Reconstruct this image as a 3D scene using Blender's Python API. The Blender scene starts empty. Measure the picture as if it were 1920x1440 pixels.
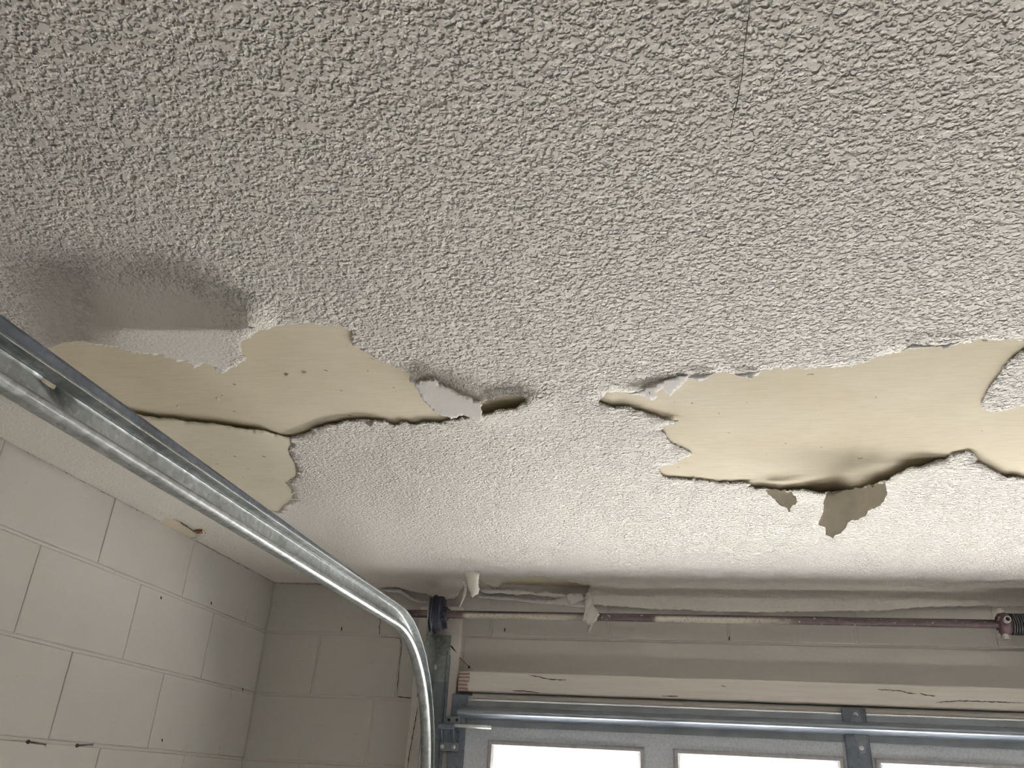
import bpy, bmesh, math, random
import numpy as np
from mathutils import Vector, Matrix, geometry, noise as mnoise

# ------------------------------------------------------------------ camera, world, light, exposure
W, H = 1920, 1440
F_PX = 1536.6
YAW, PITCH, ROLL = -0.207257, 0.456381, 0.057214
CZ = 1.785                      # camera height above the floor
sc = bpy.context.scene
sc.view_settings.view_transform = 'Standard'
sc.view_settings.look = 'None'
sc.view_settings.gamma = 1.0
sc.view_settings.use_curve_mapping = False
sc.view_settings.exposure = 1.12
_f = np.array([math.sin(YAW)*math.cos(PITCH), math.cos(YAW)*math.cos(PITCH), math.sin(PITCH)])
_r = np.array([math.cos(YAW), -math.sin(YAW), 0.0])
_u = np.cross(_r, _f)
_r2 = _r*math.cos(ROLL) + _u*math.sin(ROLL)
_u2 = -_r*math.sin(ROLL) + _u*math.cos(ROLL)
CAM = np.array([_r2, -_u2, _f])           # rows: image right, image down, forward
cam_data = bpy.data.cameras.new('camera')
cam_data.sensor_width = 36.0
cam_data.lens = F_PX*36.0/W
cam_data.clip_start = 0.02
cam = bpy.data.objects.new('camera', cam_data)
sc.collection.objects.link(cam)
cam.matrix_world = Matrix(((_r2[0], _u2[0], -_f[0], 0), (_r2[1], _u2[1], -_f[1], 0),
                           (_r2[2], _u2[2], -_f[2], CZ), (0, 0, 0, 1)))
sc.camera = cam

WORLD_STRENGTH = 11.0
world = bpy.data.worlds.new('world')
sc.world = world
world.use_nodes = True
bg = world.node_tree.nodes['Background']
_tc = world.node_tree.nodes.new('ShaderNodeTexCoord')
_sp = world.node_tree.nodes.new('ShaderNodeSeparateXYZ')
_cr = world.node_tree.nodes.new('ShaderNodeValToRGB')           # pale sky above the horizon, pavement below
_cr.color_ramp.elements[0].position = 0.47; _cr.color_ramp.elements[0].color = (1.0, 0.97, 0.92, 1)
_cr.color_ramp.elements[1].position = 0.53; _cr.color_ramp.elements[1].color = (0.78, 0.81, 0.85, 1)
_mr = world.node_tree.nodes.new('ShaderNodeMapRange'); _mr.inputs['From Min'].default_value = -1
world.node_tree.links.new(_tc.outputs['Generated'], _sp.inputs[0])
world.node_tree.links.new(_sp.outputs['Z'], _mr.inputs['Value'])
world.node_tree.links.new(_mr.outputs[0], _cr.inputs['Fac'])
world.node_tree.links.new(_cr.outputs['Color'], bg.inputs['Color'])
bg.inputs['Strength'].default_value = WORLD_STRENGTH
sun_data = bpy.data.lights.new('sun_offscreen', 'SUN')
sun_data.energy = 330.0
sun_data.color = (1.0, 0.98, 0.95)
sun_data.angle = math.radians(1.0)
sun = bpy.data.objects.new('sun_offscreen', sun_data)
sc.collection.objects.link(sun)
sun.rotation_euler = Vector((-0.02, -0.62, -0.80)).to_track_quat('-Z', 'Y').to_euler()   # sunlight slants in through the door windows
sc.cycles.max_bounces = 10
sc.cycles.diffuse_bounces = 7
sc.cycles.caustics_reflective = False
sc.cycles.caustics_refractive = False
sc.cycles.sample_clamp_indirect = 8.0

# ------------------------------------------------------------------ room numbers (relative to the camera)
HC = 0.6253          # ceiling above camera
XL = -1.4295         # left wall
YD = 2.7935          # door wall inner face
XR = 4.85            # right wall
YB = -3.6            # back wall
BED = [0.450, 0.2435, 0.0395]
while BED[-1] > -1.70:
    BED.append(BED[-1]-0.2032)
DX0, DX1 = -0.715, 4.07     # door width
random.seed(7)
rng = np.random.default_rng(7)
C = sc.collection

# portals: tell the renderer that daylight enters at the door windows
WIN_Z0, WIN_Z1 = -0.215, 0.113
WINS = []
for k in range(8):
    x0 = -0.574 + 0.5735*k
    WINS.append((x0, x0+0.455))
for k, (x0, x1) in enumerate(WINS):
    pname = 'door_window_daylight' if k < 3 else 'door_window_daylight_offscreen'
    ld = bpy.data.lights.new(pname, 'AREA')
    ld.shape = 'RECTANGLE'
    ld.size = x1-x0
    ld.size_y = WIN_Z1-WIN_Z0
    ld.cycles.is_portal = True
    lo = bpy.data.objects.new(pname, ld)
    C.objects.link(lo)
    lo.matrix_world = Matrix.Translation(((x0+x1)/2, YD+0.04, (WIN_Z0+WIN_Z1)/2+CZ)) @ Matrix.Rotation(-math.pi/2, 4, 'X')

# ------------------------------------------------------------------ pixel helpers (1920 x 1440)
def ray(u, v):
    d = np.array([(u-W/2)/F_PX, (v-H/2)/F_PX, 1.0])
    return CAM.T @ d
def rays(p):
    p = np.asarray(p, float)
    d = np.stack([(p[:, 0]-W/2)/F_PX, (p[:, 1]-H/2)/F_PX, np.ones(len(p))], 1)
    return d @ CAM
def flat(p):                      # pixels -> XY on the ceiling plane
    v = rays(p)
    return v[:, :2]*(HC/v[:, 2:3])
def project(xyz):                 # camera relative xyz -> pixels, depth
    c = np.asarray(xyz) @ CAM.T
    z = np.maximum(c[:, 2], 1e-3)
    return np.stack([c[:, 0]/z*F_PX+W/2, c[:, 1]/z*F_PX+H/2], 1), c[:, 2]
def on_y(u, v, Y):
    d = ray(u, v)
    return d*(Y/d[1])
def sstep(a, b, x):
    t = np.clip((x-a)/(b-a), 0, 1)
    return t*t*(3-2*t)

# ------------------------------------------------------------------ object helpers
def tag(o, label=None, cat=None, group=None, kind=None):
    if label: o['label'] = label
    if cat: o['category'] = cat
    if group: o['group'] = group
    if kind: o['kind'] = kind
    return o
def set_parent(o, p):
    if p is not None:
        o.parent = p
        o.matrix_parent_inverse = Matrix.Translation(-p.location)
def link(name, me, mat=None, parent=None, smooth=False):
    if mat is not None and len(me.materials) == 0:
        me.materials.append(mat)
    if smooth:
        me.polygons.foreach_set('use_smooth', [True]*len(me.polygons))
    o = bpy.data.objects.new(name, me)
    C.objects.link(o)
    set_parent(o, parent)
    return o
def mesh_obj(name, verts, faces, mat, parent=None, smooth=False):
    """verts are camera relative; lifted to world here"""
    v = np.asarray(verts, float).copy()
    v[:, 2] += CZ
    me = bpy.data.meshes.new(name)
    me.from_pydata([tuple(a) for a in v], [], [tuple(int(i) for i in f) for f in faces])
    me.update()
    return link(name, me, mat, parent, smooth)
def bm_obj(name, bm, mat, parent=None, smooth=False):
    for v in bm.verts:
        v.co.z += CZ
    me = bpy.data.meshes.new(name)
    bm.normal_update()
    bm.to_mesh(me); bm.free()
    return link(name, me, mat, parent, smooth)
def empty(name, loc, label=None, cat=None, kind=None):
    o = bpy.data.objects.new(name, None)
    C.objects.link(o)
    o.location = (loc[0], loc[1], loc[2]+CZ)
    tag(o, label, cat, kind=kind)
    return o
def add_box(bm, x0, x1, y0, y1, z0, z1, bev=0.0, seg=1):
    r = bmesh.ops.create_cube(bm, size=1.0)
    vs = r['verts']
    for v in vs:
        v.co = Vector(((x0+x1)/2+v.co.x*(x1-x0), (y0+y1)/2+v.co.y*(y1-y0), (z0+z1)/2+v.co.z*(z1-z0)))
    if bev > 0:
        es = list({e for v in vs for e in v.link_edges})
        bmesh.ops.bevel(bm, geom=es, offset=bev, segments=seg, profile=0.5, affect='EDGES')
    return bm
def box(name, x0, x1, y0, y1, z0, z1, mat, parent=None, bev=0.0, seg=1):
    bm = bmesh.new()
    add_box(bm, x0, x1, y0, y1, z0, z1, bev, seg)
    return bm_obj(name, bm, mat, parent)
def lathe_x(bm, prof, cy, cz, n=24, cap=True):
    """prof: list of (x, r) revolved about an X axis line through (cy, cz)"""
    rings = []
    for (x, r) in prof:
        rings.append([bm.verts.new((x, cy+r*math.cos(2*math.pi*i/n), cz+r*math.sin(2*math.pi*i/n))) for i in range(n)])
    for a, b in zip(rings[:-1], rings[1:]):
        for i in range(n):
            bm.faces.new((a[i], a[(i+1) % n], b[(i+1) % n], b[i]))
    if cap:
        bm.faces.new(rings[0][::-1]); bm.faces.new(rings[-1])
    bmesh.ops.recalc_face_normals(bm, faces=bm.faces)
    return bm
def tube(bm, pts, rad, n=8, cap=True):
    pts = [Vector(p) for p in pts]
    rings = []
    up = None
    for i, p in enumerate(pts):
        t = (pts[min(i+1, len(pts)-1)]-pts[max(i-1, 0)]).normalized()
        if up is None:
            up = Vector((0, 0, 1)) if abs(t.z) < .9 else Vector((1, 0, 0))
        s = t.cross(up).normalized(); up = s.cross(t).normalized()
        r = rad[i] if hasattr(rad, '__len__') else rad
        rings.append([bm.verts.new(p+(s*math.cos(2*math.pi*k/n)+up*math.sin(2*math.pi*k/n))*r) for k in range(n)])
    for a, b in zip(rings[:-1], rings[1:]):
        for k in range(n):
            bm.faces.new((a[k], a[(k+1) % n], b[(k+1) % n], b[k]))
    if cap:
        bm.faces.new(rings[0][::-1]); bm.faces.new(rings[-1])
    bmesh.ops.recalc_face_normals(bm, faces=bm.faces)
    return bm
def bolt_y(name, x, y, z, r, mat, parent, h=0.006):
    """hex bolt head with a washer, pointing to the room (-Y)"""
    bm = bmesh.new()
    def ring(rr, yy, n, ph=0):
        return [bm.verts.new((x+rr*math.cos(2*math.pi*i/n+ph), yy, z+rr*math.sin(2*math.pi*i/n+ph))) for i in range(n)]
    for (rr, y0, y1, n) in ((r*1.55, y, y-0.0016, 14), (r, y-0.0016, y-h, 6)):
        a = ring(rr, y0, n); b = ring(rr, y1, n); c = ring(rr*0.72, y1-0.0012, n)
        for i in range(n):
            bm.faces.new((a[i], a[(i+1) % n], b[(i+1) % n], b[i]))
            bm.faces.new((b[i], b[(i+1) % n], c[(i+1) % n], c[i]))
        bm.faces.new(c); bm.faces.new(a[::-1])
    bmesh.ops.recalc_face_normals(bm, faces=bm.faces)
    return bm_obj(name, bm, mat, parent)
def sweep(prof, frames):
    """prof list of (a,b); frames list of (origin, axis_a, axis_b) numpy"""
    V = []; n = len(prof)
    for (o, A, B) in frames:
        for (a, b) in prof:
            V.append(o+A*a+B*b)
    Fc = []
    for i in range(len(frames)-1):
        for j in range(n-1):
            Fc.append((i*n+j, i*n+j+1, (i+1)*n+j+1, (i+1)*n+j))
    return V, Fc
def solid(o, t, off=0.0):
    m = o.modifiers.new('thickness', 'SOLIDIFY')
    m.thickness = t; m.offset = off
    return m

# ------------------------------------------------------------------ materials
def new_mat(name):
    m = bpy.data.materials.new(name); m.use_nodes = True
    nt = m.node_tree
    return m, nt, nt.nodes['Principled BSDF']
def nd(nt, typ, **kw):
    n = nt.nodes.new(typ)
    for k, v in kw.items():
        if k.startswith('i_'):
            n.inputs[k[2:].replace('_', ' ')].default_value = v
        else:
            setattr(n, k, v)
    return n
def ramp(nt, stops, interp='LINEAR'):
    n = nt.nodes.new('ShaderNodeValToRGB')
    n.color_ramp.interpolation = interp
    el = n.color_ramp.elements
    while len(el) > 1: el.remove(el[-1])
    for i, (p, c) in enumerate(stops):
        e = el[0] if i == 0 else el.new(p)
        e.position = p
        e.color = c if len(c) == 4 else (*c, 1)
    return n
def g(x): return (x, x, x, 1)

def painted(name, col, col2, rough=0.7, bump=0.25, scale=90.0, spots=True, var=3.0):
    m, nt, b = new_mat(name)
    L = nt.links.new
    tc = nd(nt, 'ShaderNodeTexCoord')
    n1 = nd(nt, 'ShaderNodeTexNoise'); n1.inputs['Scale'].default_value = var; n1.inputs['Detail'].default_value = 4
    L(tc.outputs['Object'], n1.inputs['Vector'])
    r1 = ramp(nt, [(0.3, (*col, 1)), (0.75, (*col2, 1))]); L(n1.outputs['Fac'], r1.inputs['Fac'])
    colout = r1.outputs['Color']
    if spots:
        n2 = nd(nt, 'ShaderNodeTexNoise'); n2.inputs['Scale'].default_value = 33; n2.inputs['Detail'].default_value = 5; n2.inputs['Roughness'].default_value = .7
        L(tc.outputs['Object'], n2.inputs['Vector'])
        r2 = ramp(nt, [(0.672, g(0)), (0.72, g(.5))]); L(n2.outputs['Fac'], r2.inputs['Fac'])
        mx = nd(nt, 'ShaderNodeMixRGB'); L(r2.outputs['Color'], mx.inputs['Fac']); L(colout, mx.inputs['Color1'])
        mx.inputs['Color2'].default_value = (col[0]*.42, col[1]*.41, col[2]*.39, 1)
        colout = mx.outputs['Color']
    L(colout, b.inputs['Base Color'])
    b.inputs['Roughness'].default_value = rough
    n3 = nd(nt, 'ShaderNodeTexNoise'); n3.inputs['Scale'].default_value = scale; n3.inputs['Detail'].default_value = 6; n3.inputs['Roughness'].default_value = .6
    L(tc.outputs['Object'], n3.inputs['Vector'])
    bp = nd(nt, 'ShaderNodeBump'); bp.inputs['Strength'].default_value = bump; bp.inputs['Distance'].default_value = 0.004
    L(n3.outputs['Fac'], bp.inputs['Height']); L(bp.outputs['Normal'], b.inputs['Normal'])
    return m

def mat_coat():
    m, nt, b = new_mat('stippled_ceiling_coat')
    L = nt.links.new
    tc = nd(nt, 'ShaderNodeTexCoord')
    at = nd(nt, 'ShaderNodeAttribute'); at.attribute_name = 'tex'
    # domain warp so the blobs are uneven
    nw = nd(nt, 'ShaderNodeTexNoise'); nw.inputs['Scale'].default_value = 80; nw.inputs['Detail'].default_value = 2
    L(tc.outputs['Object'], nw.inputs['Vector'])
    sub = nd(nt, 'ShaderNodeVectorMath', operation='SUBTRACT'); L(nw.outputs['Color'], sub.inputs[0]); sub.inputs[1].default_value = (.5, .5, .5)
    scl = nd(nt, 'ShaderNodeVectorMath', operation='SCALE'); L(sub.outputs[0], scl.inputs[0]); scl.inputs['Scale'].default_value = 0.0065
    add = nd(nt, 'ShaderNodeVectorMath', operation='ADD'); L(tc.outputs['Object'], add.inputs[0]); L(scl.outputs[0], add.inputs[1])
    def pits(scale, r0, r1):
        vo = nd(nt, 'ShaderNodeTexVoronoi'); vo.feature = 'F1'; vo.inputs['Scale'].default_value = scale
        L(add.outputs[0], vo.inputs['Vector'])
        sp = nd(nt, 'ShaderNodeSeparateColor'); L(vo.outputs['Color'], sp.inputs[0])
        dep = ramp(nt, [(0.0, g(.25)), (.75, g(1))]); L(sp.outputs[0], dep.inputs['Fac'])       # every pit its own depth
        hole = ramp(nt, [(r0, g(1)), (r1, g(0))], 'EASE'); L(vo.outputs['Distance'], hole.inputs['Fac'])
        mm = nd(nt, 'ShaderNodeMath', operation='MULTIPLY'); L(dep.outputs['Color'], mm.inputs[0]); L(hole.outputs['Color'], mm.inputs[1])
        return mm.outputs[0]
    mxp = nd(nt, 'ShaderNodeMath', operation='MAXIMUM'); L(pits(112, .18, .46), mxp.inputs[0]); L(pits(180, .16, .42), mxp.inputs[1])
    n1 = nd(nt, 'ShaderNodeTexNoise'); n1.inputs['Scale'].default_value = 105; n1.inputs['Detail'].default_value = 2; n1.inputs['Roughness'].default_value = .5
    L(add.outputs[0], n1.inputs['Vector'])
    r1 = ramp(nt, [(0.38, g(0)), (0.56, g(.55))], 'EASE'); L(n1.outputs['Fac'], r1.inputs['Fac'])
    hh = nd(nt, 'ShaderNodeMath', operation='SUBTRACT'); L(r1.outputs['Color'], hh.inputs[0]); L(mxp.outputs[0], hh.inputs[1])
    bp = nd(nt, 'ShaderNodeBump'); bp.inputs['Strength'].default_value = 0.9
    L(hh.outputs[0], bp.inputs['Height'])
    ms = nd(nt, 'ShaderNodeMath', operation='MULTIPLY'); L(at.outputs['Fac'], ms.inputs[0]); ms.inputs[1].default_value = 0.0056
    L(ms.outputs[0], bp.inputs['Distance'])
    n3 = nd(nt, 'ShaderNodeTexNoise'); n3.inputs['Scale'].default_value = 170; n3.inputs['Detail'].default_value = 4
    L(tc.outputs['Object'], n3.inputs['Vector'])
    bp2 = nd(nt, 'ShaderNodeBump'); bp2.inputs['Distance'].default_value = 0.002; bp2.inputs['Strength'].default_value = .22
    L(n3.outputs['Fac'], bp2.inputs['Height']); L(bp.outputs['Normal'], bp2.inputs['Normal'])
    L(bp2.outputs['Normal'], b.inputs['Normal'])
    n4 = nd(nt, 'ShaderNodeTexNoise'); n4.inputs['Scale'].default_value = 2.2; n4.inputs['Detail'].default_value = 3
    L(tc.outputs['Object'], n4.inputs['Vector'])
    r4 = ramp(nt, [(0.35, (.742, .702, .66, 1)), (0.7, (.728, .70, .65, 1))]); L(n4.outputs['Fac'], r4.inputs['Fac'])
    L(r4.outputs['Color'], b.inputs['Base Color'])
    b.inputs['Roughness'].default_value = 0.62
    return m

def mat_paper(name, c1, c2, sc1=5.0):
    m, nt, b = new_mat(name)
    L = nt.links.new
    tc = nd(nt, 'ShaderNodeTexCoord')
    n1 = nd(nt, 'ShaderNodeTexNoise'); n1.inputs['Scale'].default_value = sc1; n1.inputs['Detail'].default_value = 3
    L(tc.outputs['Object'], n1.inputs['Vector'])
    r1 = ramp(nt, [(0.32, (*c1, 1)), (0.68, (*c2, 1))]); L(n1.outputs['Fac'], r1.inputs['Fac'])
    mp = nd(nt, 'ShaderNodeMapping'); mp.inputs['Scale'].default_value = (28, 190, 60)
    mp.inputs['Rotation'].default_value = (0, 0, 0.05)
    L(tc.outputs['Object'], mp.inputs['Vector'])
    n2 = nd(nt, 'ShaderNodeTexNoise'); n2.inputs['Scale'].default_value = 1.0; n2.inputs['Detail'].default_value = 4
    L(mp.outputs[0], n2.inputs['Vector'])
    r2 = ramp(nt, [(0.3, g(.93)), (0.62, g(1))]); L(n2.outputs['Fac'], r2.inputs['Fac'])
    mx = nd(nt, 'ShaderNodeMixRGB', blend_type='MULTIPLY'); mx.inputs['Fac'].default_value = 1
    L(r1.outputs['Color'], mx.inputs['Color1']); L(r2.outputs['Color'], mx.inputs['Color2'])
    # a few fly specks
    vo = nd(nt, 'ShaderNodeTexNoise'); vo.inputs['Scale'].default_value = 55; vo.inputs['Detail'].default_value = 1
    L(tc.outputs['Object'], vo.inputs['Vector'])
    r3 = ramp(nt, [(0.775, g(0)), (0.79, g(.7))]); L(vo.outputs['Fac'], r3.inputs['Fac'])
    mx2 = nd(nt, 'ShaderNodeMixRGB'); L(r3.outputs['Color'], mx2.inputs['Fac']); L(mx.outputs['Color'], mx2.inputs['Color1'])
    mx2.inputs['Color2'].default_value = (.12, .09, .05, 1)
    L(mx2.outputs['Color'], b.inputs['Base Color'])
    b.inputs['Roughness'].default_value = 0.85
    bp = nd(nt, 'ShaderNodeBump'); bp.inputs['Strength'].default_value = .12; bp.inputs['Distance'].default_value = .002
    L(n2.outputs['Fac'], bp.inputs['Height']); L(bp.outputs['Normal'], b.inputs['Normal'])
    return m

def mat_galv(name, lo, hi, rough=0.42, metal=0.9, scale=55):
    m, nt, b = new_mat(name)
    L = nt.links.new
    tc = nd(nt, 'ShaderNodeTexCoord')
    vo = nd(nt, 'ShaderNodeTexVoronoi'); vo.inputs['Scale'].default_value = scale
    nw = nd(nt, 'ShaderNodeTexNoise'); nw.inputs['Scale'].default_value = scale*.6; nw.inputs['Detail'].default_value = 3
    L(tc.outputs['Object'], nw.inputs['Vector'])
    mxv = nd(nt, 'ShaderNodeMixRGB'); mxv.inputs['Fac'].default_value = .012
    L(tc.outputs['Object'], mxv.inputs['Color1']); L(nw.outputs['Color'], mxv.inputs['Color2'])
    L(mxv.outputs['Color'], vo.inputs['Vector'])
    sep = nd(nt, 'ShaderNodeSeparateColor'); L(vo.outputs['Color'], sep.inputs[0])
    r1 = ramp(nt, [(0.0, (*lo, 1)), (1.0, (*hi, 1))]); L(sep.outputs[0], r1.inputs['Fac'])
    n2 = nd(nt, 'ShaderNodeTexNoise'); n2.inputs['Scale'].default_value = 9; n2.inputs['Detail'].default_value = 5
    L(tc.outputs['Object'], n2.inputs['Vector'])
    r2 = ramp(nt, [(0.35, g(.62)), (0.65, g(1))]); L(n2.outputs['Fac'], r2.inputs['Fac'])
    mx = nd(nt, 'ShaderNodeMixRGB', blend_type='MULTIPLY'); mx.inputs['Fac'].default_value = .8
    L(r1.outputs['Color'], mx.inputs['Color1']); L(r2.outputs['Color'], mx.inputs['Color2'])
    L(mx.outputs['Color'], b.inputs['Base Color'])
    rr = nd(nt, 'ShaderNodeMapRange'); rr.inputs['To Min'].default_value = rough-.08; rr.inputs['To Max'].default_value = rough+.12
    L(sep.outputs[1], rr.inputs['Value']); L(rr.outputs[0], b.inputs['Roughness'])
    b.inputs['Metallic'].default_value = metal
    return m

def mat_plain(name, col, rough=.6, metal=0.0, bump=0.0, scale=60):
    m, nt, b = new_mat(name)
    L = nt.links.new
    tc = nd(nt, 'ShaderNodeTexCoord')
    n1 = nd(nt, 'ShaderNodeTexNoise'); n1.inputs['Scale'].default_value = scale; n1.inputs['Detail'].default_value = 4
    L(tc.outputs['Object'], n1.inputs['Vector'])
    r1 = ramp(nt, [(0.25, tuple(c*.8 for c in col)+(1,)), (0.75, tuple(min(1, c*1.12) for c in col)+(1,))])
    L(n1.outputs['Fac'], r1.inputs['Fac']); L(r1.outputs['Color'], b.inputs['Base Color'])
    b.inputs['Roughness'].default_value = rough
    b.inputs['Metallic'].default_value = metal
    if bump:
        bp = nd(nt, 'ShaderNodeBump'); bp.inputs['Strength'].default_value = bump; bp.inputs['Distance'].default_value = .002
        L(n1.outputs['Fac'], bp.inputs['Height']); L(bp.outputs['Normal'], b.inputs['Normal'])
    return m

def mat_shaft():
    """rust-brown tube with overspray of white paint on two stretches"""
    m, nt, b = new_mat('painted_rusty_shaft')
    L = nt.links.new
    tc = nd(nt, 'ShaderNodeTexCoord')
    sp = nd(nt, 'ShaderNodeSeparateXYZ'); L(tc.outputs['Object'], sp.inputs[0])
    n1 = nd(nt, 'ShaderNodeTexNoise'); n1.inputs['Scale'].default_value = 60; n1.inputs['Detail'].default_value = 5
    L(tc.outputs['Object'], n1.inputs['Vector'])
    rust = ramp(nt, [(0.3, (.04, .027, .029, 1)), (0.55, (.062, .04, .041, 1)), (0.75, (.10, .058, .046, 1))]); L(n1.outputs['Fac'], rust.inputs['Fac'])
    # stretches along X
    ss = ramp(nt, [(0.0, g(0)), (0.086, g(0)), (0.094, g(.75)), (0.27, g(.75)), (0.33, g(0)), (0.425, g(0)), (0.43, g(1.0)), (0.57, g(1.0)), (0.66, g(0)), (1, g(0))])
    mr = nd(nt, 'ShaderNodeMapRange'); mr.inputs['From Min'].default_value = -0.85; mr.inputs['From Max'].default_value = 1.0
    L(sp.outputs['X'], mr.inputs['Value']); L(mr.outputs[0], ss.inputs['Fac'])
    zz = nd(nt, 'ShaderNodeMapRange'); zz.inputs['From Min'].default_value = SHZ+CZ+0.006; zz.inputs['From Max'].default_value = SHZ+CZ-0.001
    L(sp.outputs['Z'], zz.inputs['Value'])
    mu = nd(nt, 'ShaderNodeMath', operation='MULTIPLY'); L(ss.outputs['Color'], mu.inputs[0]); L(zz.outputs[0], mu.inputs[1])
    # chips: random flecks of paint
    n2 = nd(nt, 'ShaderNodeTexNoise'); n2.inputs['Scale'].default_value = 110; n2.inputs['Detail'].default_value = 3
    L(tc.outputs['Object'], n2.inputs['Vector'])
    fl = ramp(nt, [(0.66, g(0)), (0.72, g(.55))]); L(n2.outputs['Fac'], fl.inputs['Fac'])
    ch = ramp(nt, [(0.28, g(.45)), (0.45, g(1))]); L(n2.outputs['Fac'], ch.inputs['Fac'])
    m2 = nd(nt, 'ShaderNodeMath', operation='MULTIPLY'); L(mu.outputs[0], m2.inputs[0]); L(ch.outputs['Color'], m2.inputs[1])
    mxx = nd(nt, 'ShaderNodeMath', operation='MAXIMUM'); L(m2.outputs[0], mxx.inputs[0]); L(fl.outputs['Color'], mxx.inputs[1])
    mx = nd(nt, 'ShaderNodeMixRGB'); L(mxx.outputs[0], mx.inputs['Fac']); L(rust.outputs['Color'], mx.inputs['Color1'])
    mx.inputs['Color2'].default_value = (.66, .62, .54, 1)
    L(mx.outputs['Color'], b.inputs['Base Color'])
    b.inputs['Roughness'].default_value = .55
    return m

def mat_header():
    """white painted timber, paint worn off at the near end with stripes"""
    m, nt, b = new_mat('worn_white_timber')
    L = nt.links.new
    tc = nd(nt, 'ShaderNodeTexCoord')
    mp = nd(nt, 'ShaderNodeMapping'); mp.inputs['Scale'].default_value = (5, 60, 90)
    L(tc.outputs['Object'], mp.inputs['Vector'])
    n1 = nd(nt, 'ShaderNodeTexNoise'); n1.inputs['Scale'].default_value = 1; n1.inputs['Detail'].default_value = 5
    L(mp.outputs[0], n1.inputs['Vector'])
    r1 = ramp(nt, [(0.3, (.66, .62, .57, 1)), (0.7, (.74, .70, .655, 1))]); L(n1.outputs['Fac'], r1.inputs['Fac'])
    # grain cracks
    rc = ramp(nt, [(0.70, g(0)), (0.735, g(.75))]); L(n1.outputs['Fac'], rc.inputs['Fac'])
    mxc = nd(nt, 'ShaderNodeMixRGB'); L(rc.outputs['Color'], mxc.inputs['Fac']); L(r1.outputs['Color'], mxc.inputs['Color1'])
    mxc.inputs['Color2'].default_value = (.22, .17, .13, 1)
    # bare end patch
    sp = nd(nt, 'ShaderNodeSeparateXYZ'); L(tc.outputs['Object'], sp.inputs[0])
    nj = nd(nt, 'ShaderNodeTexNoise'); nj.inputs['Scale'].default_value = 45
    L(tc.outputs['Object'], nj.inputs['Vector'])
    aj = nd(nt, 'ShaderNodeMath', operation='MULTIPLY_ADD'); L(nj.outputs['Fac'], aj.inputs[0]); aj.inputs[1].default_value = .03; L(sp.outputs['X'], aj.inputs[2])
    e = ramp(nt, [(0.48, g(1)), (0.52, g(0))])
    mr = nd(nt, 'ShaderNodeMapRange'); mr.inputs['From Min'].default_value = -0.70; mr.inputs['From Max'].default_value = -0.60
    L(aj.outputs[0], mr.inputs['Value']); L(mr.outputs[0], e.inputs['Fac'])
    wv = nd(nt, 'ShaderNodeTexWave', wave_type='BANDS', bands_direction='Z'); wv.inputs['Scale'].default_value = 28; wv.inputs['Distortion'].default_value = 1.5
    L(tc.outputs['Object'], wv.inputs['Vector'])
    wr = ramp(nt, [(0.30, (.20, .11, .095, 1)), (0.5, (.50, .45, .39, 1))]); L(wv.outputs['Fac'], wr.inputs['Fac'])
    mxe = nd(nt, 'ShaderNodeMixRGB'); L(e.outputs['Color'], mxe.inputs['Fac']); L(mxc.outputs['Color'], mxe.inputs['Color1']); L(wr.outputs['Color'], mxe.inputs['Color2'])
    L(mxe.outputs['Color'], b.inputs['Base Color'])
    b.inputs['Roughness'].default_value = .6
    bp = nd(nt, 'ShaderNodeBump'); bp.inputs['Strength'].default_value = .25; bp.inputs['Distance'].default_value = .003
    L(n1.outputs['Fac'], bp.inputs['Height']); L(bp.outputs['Normal'], b.inputs['Normal'])
    return m

SHY = 2.70                       # torsion shaft axis
SHZ = float(on_y(1300, 1160, SHY)[2])
M = {}
M['coat'] = mat_coat()
M['board'] = mat_paper('tan_drywall_paper', (.60, .535, .40), (.655, .595, .465))
M['paper2'] = mat_paper('pale_tan_paper_layer', (.63, .575, .45), (.66, .61, .49), 8)
M['flapback'] = mat_paper('grey_paper_back', (.62, .59, .545), (.66, .63, .585), 12)
M['smoothcoat'] = painted('smooth_torn_coat', (.66, .65, .625), (.70, .68, .65), .7, .18, 160, False)
M['block'] = painted('painted_block', (.51, .493, .463), (.495, .485, .452), .6, .22, 120)
M['mortar'] = painted('painted_mortar', (.50, .485, .455), (.51, .495, .465), .7, .4, 150)
M['wallpaint'] = painted('painted_wall', (.50, .485, .455), (.48, .47, .44), .65, .2, 120)
M['light_blocker'] = painted('light_blocker_finish', (.30, .28, .25), (.26, .25, .22), .8, .3, 40)  # finish of the added light-blocking wall outside
M['concrete'] = painted('concrete_floor', (.46, .445, .42), (.52, .505, .48), .8, .2, 60)
M['trim'] = painted('painted_wood_trim', (.72, .69, .645), (.68, .65, .61), .6, .25, 60)
M['header'] = mat_header()
M['galv'] = mat_galv('galvanised_steel', (.33, .35, .35), (.48, .50, .495), .44, .85, 95)
M['galvdark'] = mat_galv('dark_galvanised_steel', (.17, .195, .24), (.22, .245, .295), .5, .7, 120)  # darker copy of galv; puts shade into the angle brace's colour
M['strut'] = mat_plain('strut_steel', (.33, .365, .41), .4, .7, 0, 14)
M['strap'] = mat_plain('strap_steel', (.24, .265, .30), .5, .6)
M['doorskin'] = mat_plain('grey_door_skin', (.66, .70, .77), .5, 0, .05, 200)
M['winframe'] = mat_plain('grey_window_frame', (.40, .40, .41), .5)
M['darksteel'] = mat_plain('dark_cast_metal', (.045, .047, .065), .4, .5, .1, 120)
M['rustcone'] = mat_plain('maroon_cast_metal', (.085, .05, .055), .5, .3, .2, 120)
M['bare'] = mat_plain('worn_bare_metal', (.55, .54, .50), .4, .5)
M['spring'] = mat_plain('black_oiled_spring', (.05, .05, .055), .3, .7)
M['zinc'] = mat_plain('zinc_bolt', (.66, .66, .66), .3, .85)
M['shaft'] = mat_shaft()
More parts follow.
